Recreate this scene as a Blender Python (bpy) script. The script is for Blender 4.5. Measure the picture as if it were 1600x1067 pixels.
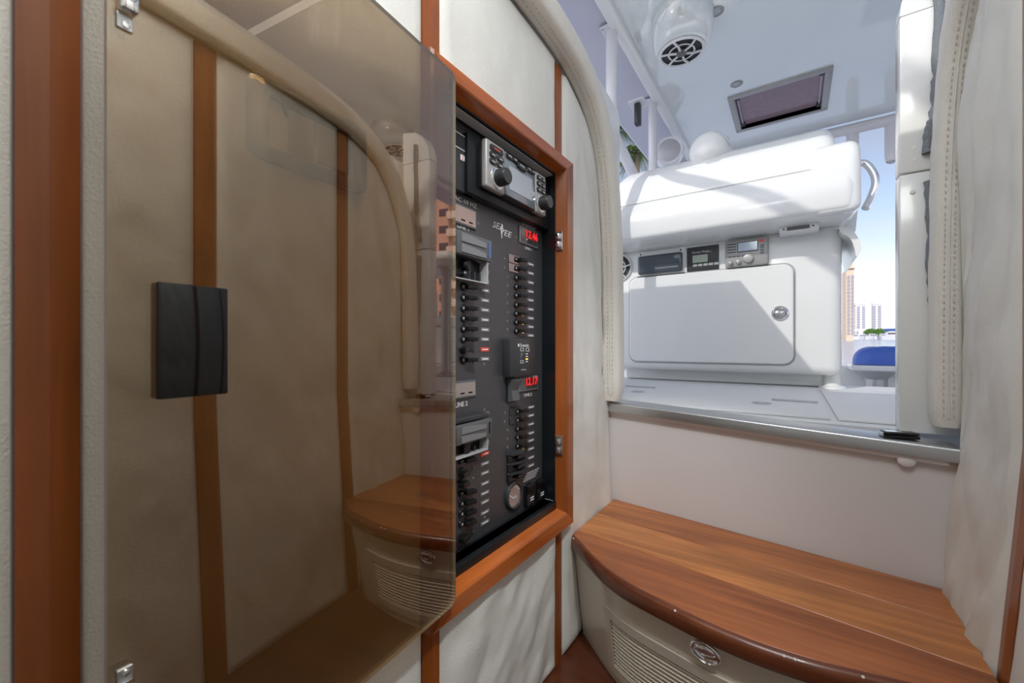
import bpy, bmesh, math, random
from mathutils import Vector, Matrix, noise
random.seed(7)
for o in list(bpy.data.objects): bpy.data.objects.remove(o)
scene = bpy.context.scene
C = scene.collection
R = math.radians

# ------------------------------------------------------------------ camera
CZ = 0.825            # eye height above the cabin sole
YAW = R(34.5)         # camera turned to port from the boat's fore-aft line (+Y = aft)
FPX, PX0, PY0 = 640.0, 800.0, 540.0
cam = bpy.data.cameras.new('camera'); camo = bpy.data.objects.new('camera', cam); C.objects.link(camo)
camo.location = (0, 0, CZ); camo.rotation_euler = (R(90), 0, YAW)
cam.sensor_width = 36; cam.lens = 36*FPX/1600; cam.shift_y = (PY0-533.5)/1600
cam.clip_start = 0.02; cam.clip_end = 3000
cam.dof.use_dof = True; cam.dof.focus_distance = 1.25; cam.dof.aperture_fstop = 7.5
scene.camera = camo
fw = Vector((-math.sin(YAW), math.cos(YAW), 0)); rt = Vector((math.cos(YAW), math.sin(YAW), 0))
def ray(px, py): return fw + rt*((px-PX0)/FPX) - Vector((0, 0, 1))*((py-PY0)/FPX)
def onX(px, py, X): d = ray(px, py); t = X/d.x; return Vector((X, d.y*t, CZ+d.z*t))
def onY(px, py, Y): d = ray(px, py); t = Y/d.y; return Vector((d.x*t, Y, CZ+d.z*t))
def onZ(px, py, Z): d = ray(px, py); t = (Z-CZ)/d.z; return Vector((d.x*t, d.y*t, Z))

# ------------------------------------------------------------------ exposure, sky, sun, added cabin fill lights
scene.view_settings.view_transform = 'Standard'; scene.view_settings.look = 'None'
scene.view_settings.gamma = 1; scene.view_settings.use_curve_mapping = False
scene.view_settings.exposure = 0.70
w = bpy.data.worlds.new('sky'); scene.world = w; w.use_nodes = True
nt = w.node_tree; nt.nodes.clear()
def wn(t, **k):
    n = nt.nodes.new(t)
    for a, b in k.items(): setattr(n, a, b)
    return n
SUN_DIR = Vector((-1, -2.29, 1.72)).normalized()     # towards the sun
sky = wn('ShaderNodeTexSky'); sky.sky_type = 'NISHITA'; sky.sun_disc = False
sky.sun_elevation = math.asin(SUN_DIR.z); sky.sun_rotation = math.atan2(SUN_DIR.x, SUN_DIR.y)
sky.air_density = 1.0; sky.dust_density = 1.3; sky.ozone_density = 1.0
# thin cloud veil over the whole dome
tc = wn('ShaderNodeTexCoord'); mp = wn('ShaderNodeMapping'); mp.inputs['Scale'].default_value = (1.6, 1.6, 5.0); nt.links.new(tc.outputs['Generated'], mp.inputs[0])
nz = wn('ShaderNodeTexNoise'); nz.inputs['Scale'].default_value = 1.9; nz.inputs['Detail'].default_value = 5; nt.links.new(mp.outputs[0], nz.inputs['Vector'])
cr = wn('ShaderNodeValToRGB'); cr.color_ramp.elements[0].position = .36; cr.color_ramp.elements[1].position = .66
cr.color_ramp.elements[0].color = (.35, .35, .35, 1); cr.color_ramp.elements[1].color = (.9, .9, .9, 1); nt.links.new(nz.outputs['Fac'], cr.inputs[0])
lum = wn('ShaderNodeRGBToBW'); nt.links.new(sky.outputs[0], lum.inputs[0])
cl = wn('ShaderNodeMixRGB', blend_type='MULTIPLY'); cl.inputs[0].default_value = 1; cl.inputs[2].default_value = (.98, .97, 1.10, 1); nt.links.new(lum.outputs[0], cl.inputs[1])
mx = wn('ShaderNodeMixRGB'); nt.links.new(cr.outputs[0], mx.inputs[0]); nt.links.new(sky.outputs[0], mx.inputs[1]); nt.links.new(cl.outputs[0], mx.inputs[2])
bg = wn('ShaderNodeBackground'); bg.inputs['Strength'].default_value = .128
out = wn('ShaderNodeOutputWorld'); nt.links.new(mx.outputs[0], bg.inputs[0]); nt.links.new(bg.outputs[0], out.inputs[0])
sl = bpy.data.lights.new('sun', 'SUN'); sl.energy = 1.05; sl.angle = R(.6); sl.color = (1, .97, .90)
so = bpy.data.objects.new('sun', sl); C.objects.link(so); so.rotation_euler = SUN_DIR.to_track_quat('Z', 'Y').to_euler()
def area(name, loc, size, power, col=(1, .95, .87), rot=(0, 0, 0)):
    l = bpy.data.lights.new(name, 'AREA'); l.shape = 'RECTANGLE'; l.size, l.size_y = size; l.energy = power; l.color = col
    o = bpy.data.objects.new(name, l); C.objects.link(o); o.location = loc; o.rotation_euler = rot
    return o
area('ceiling_fill_light', (-.10, .20, CZ+.978), (.46, .50), 3.9, (.92, .97, 1))  # unseen fill light, added to brighten the cabin interior
spl = bpy.data.lights.new('fill_spot', 'SPOT'); spl.energy = 31; spl.spot_size = R(54); spl.spot_blend = .9; spl.shadow_soft_size = .05; spl.color = (.95, .98, 1)  # unseen spot, added to lift the lower aft leather and bench
spo = bpy.data.objects.new('fill_spot', spl); C.objects.link(spo); spo.location = (.26, .12, CZ+.955)
spo.rotation_euler = (Vector((-.50, .92, CZ-.50))-spo.location).to_track_quat('-Z', 'Y').to_euler()

# ------------------------------------------------------------------ materials
MATS = {}
def mat(name, col, rough=.5, metal=0, bump=None, var=None, coat=0, spec=.5, emis=None, sheen=0):
    m = bpy.data.materials.new(name); m.use_nodes = True; t = m.node_tree; p = t.nodes['Principled BSDF']
    p.inputs['Base Color'].default_value = (*col, 1); p.inputs['Roughness'].default_value = rough
    p.inputs['Metallic'].default_value = metal; p.inputs['Coat Weight'].default_value = coat
    p.inputs['Coat Roughness'].default_value = .08; p.inputs['Specular IOR Level'].default_value = spec
    if emis: p.inputs['Emission Color'].default_value = (*col, 1); p.inputs['Emission Strength'].default_value = emis
    tcn = t.nodes.new('ShaderNodeTexCoord')
    if var:   # (scale, amount)
        n = t.nodes.new('ShaderNodeTexNoise'); n.inputs['Scale'].default_value = var[0]; n.inputs['Detail'].default_value = 4
        t.links.new(tcn.outputs['Object'], n.inputs['Vector'])
        mr = t.nodes.new('ShaderNodeMapRange'); mr.inputs[1].default_value = .25; mr.inputs[2].default_value = .75
        mr.inputs[3].default_value = 1-var[1]; mr.inputs[4].default_value = 1+var[1]; t.links.new(n.outputs['Fac'], mr.inputs[0])
        hs = t.nodes.new('ShaderNodeHueSaturation'); hs.inputs['Color'].default_value = (*col, 1)
        t.links.new(mr.outputs[0], hs.inputs['Value']); t.links.new(hs.outputs[0], p.inputs['Base Color'])
    if bump:  # (kind, scale, strength, distance)
        if bump[0] == 'vor':
            n2 = t.nodes.new('ShaderNodeTexVoronoi'); o_ = 'Distance'
        else:
            n2 = t.nodes.new('ShaderNodeTexNoise'); o_ = 'Fac'
        n2.inputs['Scale'].default_value = bump[1]; t.links.new(tcn.outputs['Object'], n2.inputs['Vector'])
        b = t.nodes.new('ShaderNodeBump'); b.inputs['Strength'].default_value = bump[2]; b.inputs['Distance'].default_value = bump[3]
        t.links.new(n2.outputs[o_], b.inputs['Height']); t.links.new(b.outputs[0], p.inputs['Normal'])
    MATS[name] = m
    return m
def wood(name, axis, c1, c2, rough=.33, coat=.22, seed=0):
    m = bpy.data.materials.new(name); m.use_nodes = True; t = m.node_tree; p = t.nodes['Principled BSDF']
    p.inputs['Roughness'].default_value = rough; p.inputs['Coat Weight'].default_value = coat; p.inputs['Coat Roughness'].default_value = .12
    tcn = t.nodes.new('ShaderNodeTexCoord'); mpn = t.nodes.new('ShaderNodeMapping')
    s = [34, 34, 34]; s['XYZ'.index(axis)] = 2.2
    mpn.inputs['Scale'].default_value = s; mpn.inputs['Location'].default_value = (seed*1.7, seed*2.3, seed*.9)
    t.links.new(tcn.outputs['Object'], mpn.inputs[0])
    n = t.nodes.new('ShaderNodeTexNoise'); n.inputs['Scale'].default_value = 1; n.inputs['Detail'].default_value = 6; n.inputs['Roughness'].default_value = .62
    n.inputs['Distortion'].default_value = .6; t.links.new(mpn.outputs[0], n.inputs['Vector'])
    n2 = t.nodes.new('ShaderNodeTexNoise'); n2.inputs['Scale'].default_value = 3.2; t.links.new(tcn.outputs['Object'], n2.inputs['Vector'])
    ad = t.nodes.new('ShaderNodeMath'); ad.operation = 'MULTIPLY_ADD'; ad.inputs[1].default_value = .6; t.links.new(n2.outputs['Fac'], ad.inputs[0])
    t.links.new(n.outputs['Fac'], ad.inputs[2])
    r_ = t.nodes.new('ShaderNodeValToRGB'); e_ = r_.color_ramp.elements; e_[0].position = .55; e_[0].color = (*c1, 1); e_[1].position = 1.02; e_[1].color = (*c2, 1)
    t.links.new(ad.outputs[0], r_.inputs[0]); t.links.new(r_.outputs[0], p.inputs['Base Color'])
    b = t.nodes.new('ShaderNodeBump'); b.inputs['Strength'].default_value = .05; b.inputs['Distance'].default_value = .001
    t.links.new(n.outputs['Fac'], b.inputs['Height']); t.links.new(b.outputs[0], p.inputs['Normal'])
    MATS[name] = m
    return m
WD1, WD2 = (.20, .05, .010), (.52, .17, .038)
wood('wood_x', 'X', WD1, WD2); wood('wood_y', 'Y', (.28, .058, .008), (.56, .14, .020), seed=1, rough=.22, coat=.5); wood('wood_z', 'Z', (.17, .040, .006), (.36, .095, .016), seed=2, rough=.30, coat=.25)
wood('wood_x2', 'X', (.17, .04, .009), (.44, .13, .03), seed=4); wood('wood_x3', 'X', (.24, .07, .014), (.60, .22, .055), seed=6)
wood('wood_dark', 'X', (.05, .012, .005), (.12, .032, .012), seed=3); wood('wood_edge', 'X', (.07, .017, .006), (.17, .045, .015), seed=5)
mat('leather', (.78, .77, .72), .5, bump=('vor', 330, .3, .0012), var=(5, .05))
mat('leather_pad', (.78, .75, .68), .48, bump=('vor', 380, .3, .0012), var=(6, .04))
mat('stitch', (.60, .57, .51), .7)
mat('gelcoat', (.86, .87, .85), .22, coat=.5, var=(1.5, .02))
mat('gelcoat_gloss', (.82, .87, .86), .06, coat=1, spec=.7)
for n_ in ('gelcoat_gloss',):
    p_ = MATS[n_].node_tree.nodes['Principled BSDF']; p_.inputs['IOR'].default_value = 1.75; p_.inputs['Coat IOR'].default_value = 1.8; p_.inputs['Roughness'].default_value = .03; p_.inputs['Coat Roughness'].default_value = .015
mat('gelcoat_cabin', (.72, .70, .70), .3, coat=.3, var=(2, .03), bump=('n', 90, .03, .002))
mat('gelcoat_cream', (.70, .64, .53), .22, coat=.4, var=(2, .03))
mat('nonskid', (.84, .845, .85), .5, bump=('vor', 260, .25, .001))
mat('steel', (.56, .57, .58), .36, 1, bump=('n', 60, .04, .001)); mat('chrome', (.85, .85, .86), .06, 1)
mat('alu_white', (.80, .80, .84), .25, coat=.5)
mat('black_panel', (.042, .042, .046), .42, bump=('n', 900, .25, .0006), spec=1.0); mat('black_plastic', (.008, .008, .009), .3)
mat('black_gloss', (.006, .006, .007), .06); mat('black_liner', (.006, .009, .011), .35, bump=('n', 300, .15, .001)); mat('grey_plastic', (.10, .105, .11), .4); mat('dark_grey', (.035, .037, .04), .4)
mat('silver_plastic', (.40, .39, .38), .36, .2); mat('screen_grey', (.20, .23, .26), .12, coat=.8); mat('lcd', (.42, .46, .50), .18, coat=.4)
mat('label_grey', (.46, .46, .47), .3); mat('label_dim', (.20, .20, .21), .4); mat('print_white', (.82, .82, .82), .6); mat('guard_pink', (.30, .22, .21), .4)
mat('red_label', (.55, .05, .03), .4, emis=.15); mat('led_red', (.9, .015, .02), .4, emis=1.0); mat('led_amber', (1, .5, .05), .4, emis=2.2)
mat('led_redsmall', (.22, .02, .015), .3); mat('meter_glass', (.40, .33, .30), .12, .3); mat('meter_dark', (.05, .05, .05), .1, coat=.8)
mat('blue_tape', (.08, .16, .42), .4); mat('white_plastic', (.82, .82, .82), .35); mat('brush_grey', (.30, .33, .36), .95, bump=('n', 400, 1, .006))
mat('lcd_green', (.42, .50, .40), .3); mat('lcd_blue', (.52, .63, .75), .12, coat=.5); mat('dark_smoke', (.055, .07, .085), .08, coat=.6)
mat('vinyl_blue', (.07, .16, .60), .45, bump=('n', 4, .5, .05)); mat('grey_pipe', (.52, .52, .56), .35, .2)
mat('grille_dark', (.03, .03, .035), .6); mat('hatch_smoke', (.34, .28, .31), .08, coat=.6, var=(26, .25))
mat('pink_wall', (.72, .43, .34), .8, var=(.2, .06)); mat('pink_light', (.83, .60, .50), .8); mat('window_dark', (.10, .09, .12), .15)
mat('white_wall', (.86, .85, .86), .8); mat('tan_wall', (.78, .62, .48), .8); mat('win_grey', (.42, .43, .50), .4)
mat('leaf', (.10, .26, .03), .8, var=(3, .3)); mat('leaf2', (.14, .20, .06), .8, var=(2, .3)); mat('trunk', (.30, .23, .16), .9)
mat('boat_white', (.82, .83, .86), .4); mat('boat_blue', (.06, .14, .45), .5); mat('quay', (.48, .45, .43), .9)
mat('fill_glow', (1, .97, .92), .5, emis=1.5); mat('dull_chrome', (.42, .46, .52), .12, 1); mat('wing_grey', (.62, .61, .70), .3); mat('grey_cloth', (.45, .46, .50), .7)  # first one: glowing face of the added ceiling fill panel
# water
m = mat('water', (.52, .57, .66), .18, bump=('n', .55, .6, .35), spec=.6)
m = MATS['hatch_smoke']; t = m.node_tree; p = t.nodes['Principled BSDF']
tl = t.nodes.new('ShaderNodeBsdfTranslucent'); tl.inputs[0].default_value = (.44, .36, .40, 1); ms = t.nodes.new('ShaderNodeMixShader'); ms.inputs[0].default_value = .6
t.links.new(p.outputs[0], ms.inputs[1]); t.links.new(tl.outputs[0], ms.inputs[2]); t.links.new(ms.outputs[0], t.nodes['Material Output'].inputs[0])
# smoked acrylic: real thin-sheet behaviour, tinted transmission and Fresnel reflection
m = bpy.data.materials.new('smoked_acrylic'); m.use_nodes = True; t = m.node_tree; t.nodes.clear()
o_ = t.nodes.new('ShaderNodeOutputMaterial'); mxs = t.nodes.new('ShaderNodeMixShader'); tr = t.nodes.new('ShaderNodeBsdfTransparent'); gl = t.nodes.new('ShaderNodeBsdfGlossy')
tr.inputs[0].default_value = (.66, .55, .41, 1); gl.inputs['Roughness'].default_value = .004; gl.inputs[0].default_value = (1, .94, .84, 1)
lw = t.nodes.new('ShaderNodeLayerWeight'); lw.inputs[0].default_value = .5
pw = t.nodes.new('ShaderNodeMath'); pw.operation = 'POWER'; pw.inputs[1].default_value = 3; t.links.new(lw.outputs['Facing'], pw.inputs[0])
fr = t.nodes.new('ShaderNodeMath'); fr.operation = 'MULTIPLY_ADD'; fr.inputs[1].default_value = .8; fr.inputs[2].default_value = .18; t.links.new(pw.outputs[0], fr.inputs[0])
t.links.new(fr.outputs[0], mxs.inputs[0]); t.links.new(tr.outputs[0], mxs.inputs[1]); t.links.new(gl.outputs[0], mxs.inputs[2]); t.links.new(mxs.outputs[0], o_.inputs[0])
MATS['smoked_acrylic'] = m
m = bpy.data.materials.new('acrylic_edge'); m.use_nodes = True; p = m.node_tree.nodes['Principled BSDF']; p.inputs['Base Color'].default_value = (.55, .55, .52, 1); p.inputs['Roughness'].default_value = .15
MATS['acrylic_edge'] = m

# ------------------------------------------------------------------ object helpers
WL = {}
def tag(o, label=None, cat=None, group=None, kind=None):
    if label: o['label'] = label
    if cat: o['category'] = cat
    if group: o['group'] = group
    if kind: o['kind'] = kind
    return o
def link(o, loc, parent=None, rot=None):
    C.objects.link(o); loc = Vector(loc)
    if parent is not None:
        o.parent = parent; o.matrix_parent_inverse = Matrix.Translation(-WL[parent.name])
    o.location = loc
    if rot is not None: o.rotation_euler = rot
    WL[o.name] = loc
    return o
def thing(name, loc, label, cat, group=None, kind=None):
    o = bpy.data.objects.new(name, None); o.empty_display_size = .05
    link(o, loc); return tag(o, label, cat, group, kind)
def struct(name, label, loc=(0, 0, 0)):
    o = bpy.data.objects.new(name, None); o.empty_display_size = .05
    link(o, loc); return tag(o, label, kind='structure')
class MB:
    def __init__(s): s.bm = bmesh.new()
    def box(s, a, b, r=0, seg=2, M=None):
        a, b = Vector(a), Vector(b)
        tmp = bmesh.new(); bmesh.ops.create_cube(tmp, size=1)
        for v in tmp.verts: v.co = Vector((a[i]+(v.co[i]+.5)*(b[i]-a[i]) for i in range(3)))
        if r: bmesh.ops.bevel(tmp, geom=tmp.edges[:]+tmp.verts[:], offset=r, segments=seg, profile=.5, affect='EDGES')
        return s.add(tmp, M)
    def add(s, tmp, M=None):
        if M is not None: bmesh.ops.transform(tmp, matrix=M, verts=tmp.verts)
        mp_ = {v: s.bm.verts.new(v.co) for v in tmp.verts}
        for f in tmp.faces:
            try: s.bm.faces.new([mp_[v] for v in f.verts])
            except ValueError: pass
        tmp.free(); return s
    def raw(s, vs, fs):
        bv = [s.bm.verts.new(v) for v in vs]
        for f in fs:
            try: s.bm.faces.new([bv[i] for i in f])
            except ValueError: pass
        return s
    def cyl(s, p, q, r1, r2=None, n=16, cap=True):
        p, q = Vector(p), Vector(q); r2 = r1 if r2 is None else r2
        d = (q-p).normalized(); u = d.orthogonal().normalized(); v = d.cross(u)
        vs = [p+(u*math.cos(2*math.pi*i/n)+v*math.sin(2*math.pi*i/n))*r1 for i in range(n)] + [q+(u*math.cos(2*math.pi*i/n)+v*math.sin(2*math.pi*i/n))*r2 for i in range(n)]
        fs = [(i, (i+1) % n, n+(i+1) % n, n+i) for i in range(n)]
        if cap: fs += [tuple(reversed(range(n))), tuple(range(n, 2*n))]
        return s.raw(vs, fs)
    def lathe(s, c, axis, prof, n=20, cap=True):   # prof: (radius, height along axis)
        c, d = Vector(c), Vector(axis).normalized(); u = d.orthogonal().normalized(); v = d.cross(u)
        vs = []; fs = []
        for r_, h in prof:
            vs += [c+d*h+(u*math.cos(2*math.pi*i/n)+v*math.sin(2*math.pi*i/n))*r_ for i in range(n)]
        for k in range(len(prof)-1):
            fs += [(k*n+i, k*n+(i+1) % n, (k+1)*n+(i+1) % n, (k+1)*n+i) for i in range(n)]
        if cap: fs += [tuple(reversed(range(n))), tuple(range((len(prof)-1)*n, len(prof)*n))]
        return s.raw(vs, fs)
    def tube(s, pts, r, n=12, closed=False):
        pts = [Vector(p) for p in pts]; N = len(pts); rings = []
        u = None
        for i, p in enumerate(pts):
            a = pts[(i-1) % N] if (closed or i) else p; b = pts[(i+1) % N] if (closed or i < N-1) else p
            d = (b-a).normalized()
            u = d.orthogonal().normalized() if u is None else (u-d*u.dot(d)).normalized()
            v = d.cross(u); rr = r[i] if isinstance(r, (list, tuple)) else r
            rings.append([p+(u*math.cos(2*math.pi*k/n)+v*math.sin(2*math.pi*k/n))*rr for k in range(n)])
        vs = [v for rg in rings for v in rg]; fs = []
        for i in range(N if closed else N-1):
            j = (i+1) % N
            fs += [(i*n+k, i*n+(k+1) % n, j*n+(k+1) % n, j*n+k) for k in range(n)]
        if not closed: fs += [tuple(reversed(range(n))), tuple(range((N-1)*n, N*n))]
        return s.raw(vs, fs)
    def prism(s, poly, d):    # poly: list of 3D points (planar), d: extrusion vector
        n = len(poly); poly = [Vector(p) for p in poly]; d = Vector(d)
        vs = poly+[p+d for p in poly]
        return s.raw(vs, [tuple(range(n)), tuple(reversed(range(n, 2*n)))]+[(i, (i+1) % n, n+(i+1) % n, n+i) for i in range(n)])
    def grid(s, f, nu, nv, closed_u=False):
        vs = [f(i/nu, j/nv) for i in range(nu+1) for j in range(nv+1)]
        return s.raw(vs, [(i*(nv+1)+j, (i+1)*(nv+1)+j, (i+1)*(nv+1)+j+1, i*(nv+1)+j+1) for i in range(nu) for j in range(nv)])
    def build(s, name, mt, parent=None, smooth=None, kind=None, weld=True):
        bm = s.bm
        if weld: bmesh.ops.remove_doubles(bm, verts=bm.verts, dist=1e-6)
        bmesh.ops.recalc_face_normals(bm, faces=bm.faces)
        me = bpy.data.meshes.new(name)
        xs = [v.co for v in bm.verts]
        c = Vector([(min(v[i] for v in xs)+max(v[i] for v in xs))/2 for i in range(3)])
        for v in bm.verts: v.co -= c
        bm.to_mesh(me); bm.free(); me.materials.append(MATS[mt])
        if smooth is not None:
            for p_ in me.polygons: p_.use_smooth = True
            me.set_sharp_from_angle(angle=R(smooth))
        o = bpy.data.objects.new(name, me); link(o, c, parent)
        if kind: o['kind'] = kind
        return o
def dup(o, loc, parent=None, rot=None, label=None):
    c = o.copy(); link(c, loc, parent, rot)
    if label: c['label'] = label
    return c
MXP = Matrix(((0, 0, 1, 0), (1, 0, 0, 0), (0, 1, 0, 0), (0, 0, 0, 1)))      # text facing +X, reading along +Y
MYM = Matrix(((1, 0, 0, 0), (0, 0, -1, 0), (0, 1, 0, 0), (0, 0, 0, 1)))     # text facing -Y, reading along +X
def text(body, loc, size, rot, mt, parent, name='lettering', shear=0, width=None, align='CENTER', ext=.0002):
    cu = bpy.data.curves.new('t', 'FONT'); cu.body = body; cu.size = size; cu.align_x = align; cu.align_y = 'CENTER'; cu.extrude = ext; cu.shear = shear; cu.resolution_u = 2
    ob = bpy.data.objects.new('t', cu); C.objects.link(ob)
    dg = bpy.context.evaluated_depsgraph_get(); me = bpy.data.meshes.new_from_object(ob.evaluated_get(dg))
    bpy.data.objects.remove(ob); bpy.data.curves.remove(cu)
    xs = [v.co.x for v in me.vertices]
    if width and xs:
        k = width/(max(xs)-min(xs)); me.transform(Matrix.Diagonal((k, 1, 1, 1)))
    me.transform(rot); me.materials.clear(); me.materials.append(MATS[mt])
    o = bpy.data.objects.new(name, me); link(o, loc, parent); return o
def cat_rom(P, n):
    P = [Vector(p) for p in P]; out_ = []
    for i in range(len(P)-1):
        p0 = P[i-1] if i else P[i]*2-P[i+1]; p1, p2 = P[i], P[i+1]; p3 = P[i+2] if i+2 < len(P) else P[i+1]*2-P[i]
        for k in range(n):
            t_ = k/n
            out_.append(.5*((2*p1)+(p2-p0)*t_+(2*p0-5*p1+4*p2-p3)*t_*t_+(3*p1-p0-3*p2+p3)*t_**3))
    out_.append(P[-1]); return out_

# ------------------------------------------------------------------ companionway arch line (Y, Z), shared by both sides
ZS = .635                                   # sill level
ARCH = [(1.245, .62), (1.243, .85), (1.236, 1.06), (1.222, 1.22), (1.19, 1.36), (1.14, 1.455), (1.065, 1.52), (.94, 1.560), (.75, 1.575), (.45, 1.578), (.1, 1.578), (-.35, 1.578)]
AP = cat_rom([Vector((0, y, z)) for y, z in ARCH], 8)
def arch_top(y):
    best = ARCH[-1][1]
    for a, b in zip(AP, AP[1:]):
        lo, hi = min(a.y, b.y), max(a.y, b.y)
        if lo <= y <= hi and hi-lo > 1e-9: return a.z+(b.z-a.z)*(y-a.y)/(b.y-a.y)
    return best if y < 0 else .62
XL, XR = -.50, .287
def xr(z): return XR-.075*max(0., .66-z)
# leather panels: padded, softly wrinkled sheets in a wall plane
def leather_panel(parent, y0, y1, zb, zt, side, seed, wr=.004, diag=1.0, pad=.010, name='leather_panel', ext=0):
    nu = max(10, int((y1-y0)/.012)); nv = 110
    def f(u, v):
        # denser near ends
        y = y0+(y1-y0)*u; b, tp = zb(y), zt(y); z = b+(tp-b)*v
        dd = min((y-y0), (y1-y), (z-b), (tp-z)*.8+1e-9); dd = max(dd, 0)
        h = pad*(1-math.exp(-dd/.006))
        k = min(1, dd/.03)
        y += u*ext*min(1, max(0, (.70-z)/.04))*(1+.5*max(0, .62-z)/.3)
        p = Vector((y*7+seed*11, (z*3.0+y*diag*2.2)*1.6, seed*3.1))
        h += k*wr*1.7*(noise.noise(p)*1.0+.55*noise.noise(p*2.3+Vector((5, 1, 2)))+.25*noise.noise(p*5.1))
        x = (XL-.008+h) if side < 0 else (xr(z)+.008-h)
        return (x, y, z)
    mb = MB(); mb.grid(f, nu, nv)
    return mb.build(name, 'leather', parent, smooth=60)
def strip(parent, y0, y1, z0, zt, side, mt='wood_z'):
    mb = MB(); n = 14
    def prof(z, k):
        x = (XL-.004) if side < 0 else xr(z)+.004
        s = -1 if side < 0 else 1
        return [(x+s*.012, y0, z), (x, y0+.001, z), (x-s*.0015, (y0+y1)/2, z), (x, y1-.001, z), (x+s*.012, y1, z)]
    vs = []; fs = []
    for i in range(n+1):
        z = z0+(zt-z0)*i/n; vs += prof(z, i)
    for i in range(n):
        fs += [(i*5+k, i*5+k+1, (i+1)*5+k+1, (i+1)*5+k) for k in range(4)]
    fs += [(0, 1, 2, 3, 4), tuple(n*5+k for k in (4, 3, 2, 1, 0))]
    mb.raw(vs, fs)
    return mb.build('wood_strip', mt, parent)
SA = (.932, .966); SB = (.474, .513); SC = (.043, .081)
SD = tuple(v-.445 for v in SC)
OZ0, OZ1 = CZ-.40, CZ+.44          # recess opening
YF = -1.25
# ------------------------------------------------------------------ setting: cabin shell
fl = MB().box((-.62, YF-.1, -.06), (.40, 1.42, 0), M=None).build('floor', 'wood_dark'); tag(fl, 'dark varnished wooden cabin floor at the foot of the bench', kind='structure')
wl = struct('wall_left', 'cabin side wall padded with cream leather and narrow wooden strips', (XL, .5, 0))
for (a, b, za, zb_) in ((YF, .535, None, None), (.94, 1.262, None, None)):
    mb = MB(); n = 40
    mb.grid(lambda u, v: (XL-.012, a+(b-a)*u, (arch_top(a+(b-a)*u)+.0)*v), n, 2).grid(lambda u, v: (XL-.035, a+(b-a)*u, arch_top(a+(b-a)*u)*v), n, 2)
    mb.build('backing_board', 'gelcoat_cabin', wl)
MB().box((XL-.035, .535, 0), (XL-.012, .94, OZ0-.0)).build('backing_board', 'gelcoat_cabin', wl)
MB().box((XL-.035, .535, OZ1), (XL-.012, .94, 1.56)).build('backing_board', 'gelcoat_cabin', wl)
at = lambda y: arch_top(y)-.001
cst = lambda z: (lambda y: z)
leather_panel(wl, YF, SD[0]-.001, cst(0), at, -1, 1)
leather_panel(wl, SD[1]+.001, SC[0]-.001, cst(0), at, -1, 2, wr=.003)
leather_panel(wl, SC[1]+.001, SB[0]-.001, cst(0), at, -1, 3, wr=.005)
leather_panel(wl, SB[1]+.001, SA[0]-.001, cst(CZ+.47), at, -1, 4, wr=.003)
leather_panel(wl, SB[1]+.001, SA[0]-.001, cst(0), cst(CZ-.466), -1, 5, wr=.006, diag=-1.2)
leather_panel(wl, SA[1]+.001, 1.243, cst(0), at, -1, 6, wr=.006, diag=1.4, ext=.055)
MB().box((XL-.035, 1.25, 0), (XL-.013, 1.45, .64)).build('backing_board', 'gelcoat_cabin', wl)
for s_ in (SA, SB, SC, SD): strip(wl, s_[0], s_[1], 0, arch_top(sum(s_)/2)-.004, -1)
wr_ = struct('wall_right', 'opposite cabin side wall in wrinkled cream leather with narrow wooden strips', (XR, .5, 0))
mb = MB(); mb.grid(lambda u, v: (xr(arch_top(YF+(1.262-YF)*u)*v)+.012, YF+(1.262-YF)*u, arch_top(YF+(1.262-YF)*u)*v), 90, 12)
mb.grid(lambda u, v: (XR+.045, YF+(1.262-YF)*u, arch_top(YF+(1.262-YF)*u)*v), 90, 2); mb.build('backing_board', 'gelcoat_cabin', wr_)
RA, RB, RC, RD = (.926, .968), (.498, .548), (.060, .110), (-.38, -.33)
leather_panel(wr_, RA[1]+.001, 1.243, cst(0), at, 1, 11, wr=.012, diag=2.6)
leather_panel(wr_, RB[1]+.001, RA[0]-.001, cst(0), at, 1, 12, wr=.006, diag=2)
leather_panel(wr_, RC[1]+.001, RB[0]-.001, cst(0), at, 1, 13, wr=.006)
leather_panel(wr_, RD[1]+.001, RC[0]-.001, cst(0), at, 1, 14, wr=.005)
leather_panel(wr_, YF, RD[0]-.001, cst(0), at, 1, 15)
for s_ in (RA, RB, RC, RD): strip(wr_, s_[0], s_[1], 0, arch_top(sum(s_)/2)-.004, 1)
MB().box((-.62, YF-.12, 0), (.42, YF, CZ+1.04)).build('wall_front', 'gelcoat_cabin')
tag(bpy.data.objects['wall_front'], 'pale forward cabin bulkhead', kind='structure')
# cabin roof with an open deck hatch forward; side decks outside the walls
rf = struct('ceiling', 'pale cabin roof forward of the open companionway', (0, -.6, CZ+1.0))
MB().box((-.60, YF, CZ+1.0), (.385, .60, CZ+1.04), .008).build('roof_panel', 'gelcoat', rf)
lp = thing('fill_panel', (-.10, .20, CZ+.984), 'added flat white fill light panel under the cabin roof, out of view', 'lamp')  # invented fixture body for the ceiling fill light
MB().box((-.35, -.07, CZ+.984), (.15, .47, CZ+1.001), .005, 2).build('fill_panel_housing', 'white_plastic', lp, smooth=40)
MB().box((-.33, -.05, CZ+.980), (.13, .45, CZ+.985)).build('fill_panel_face', 'fill_glow', lp)
lp = thing('fill_spot_fixture', (.26, .12, CZ+.998), 'added small round fill spotlight under the cabin roof, out of view', 'lamp')  # invented fixture around the added fill spot
MB().lathe((.26, .12, CZ+1.0), (-.35, .45, -.75), [(.07, -.02), (.07, .03), (.062, .036), (.058, .02)], 24, cap=False).build('fill_spot_housing', 'chrome', lp, smooth=40)
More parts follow.
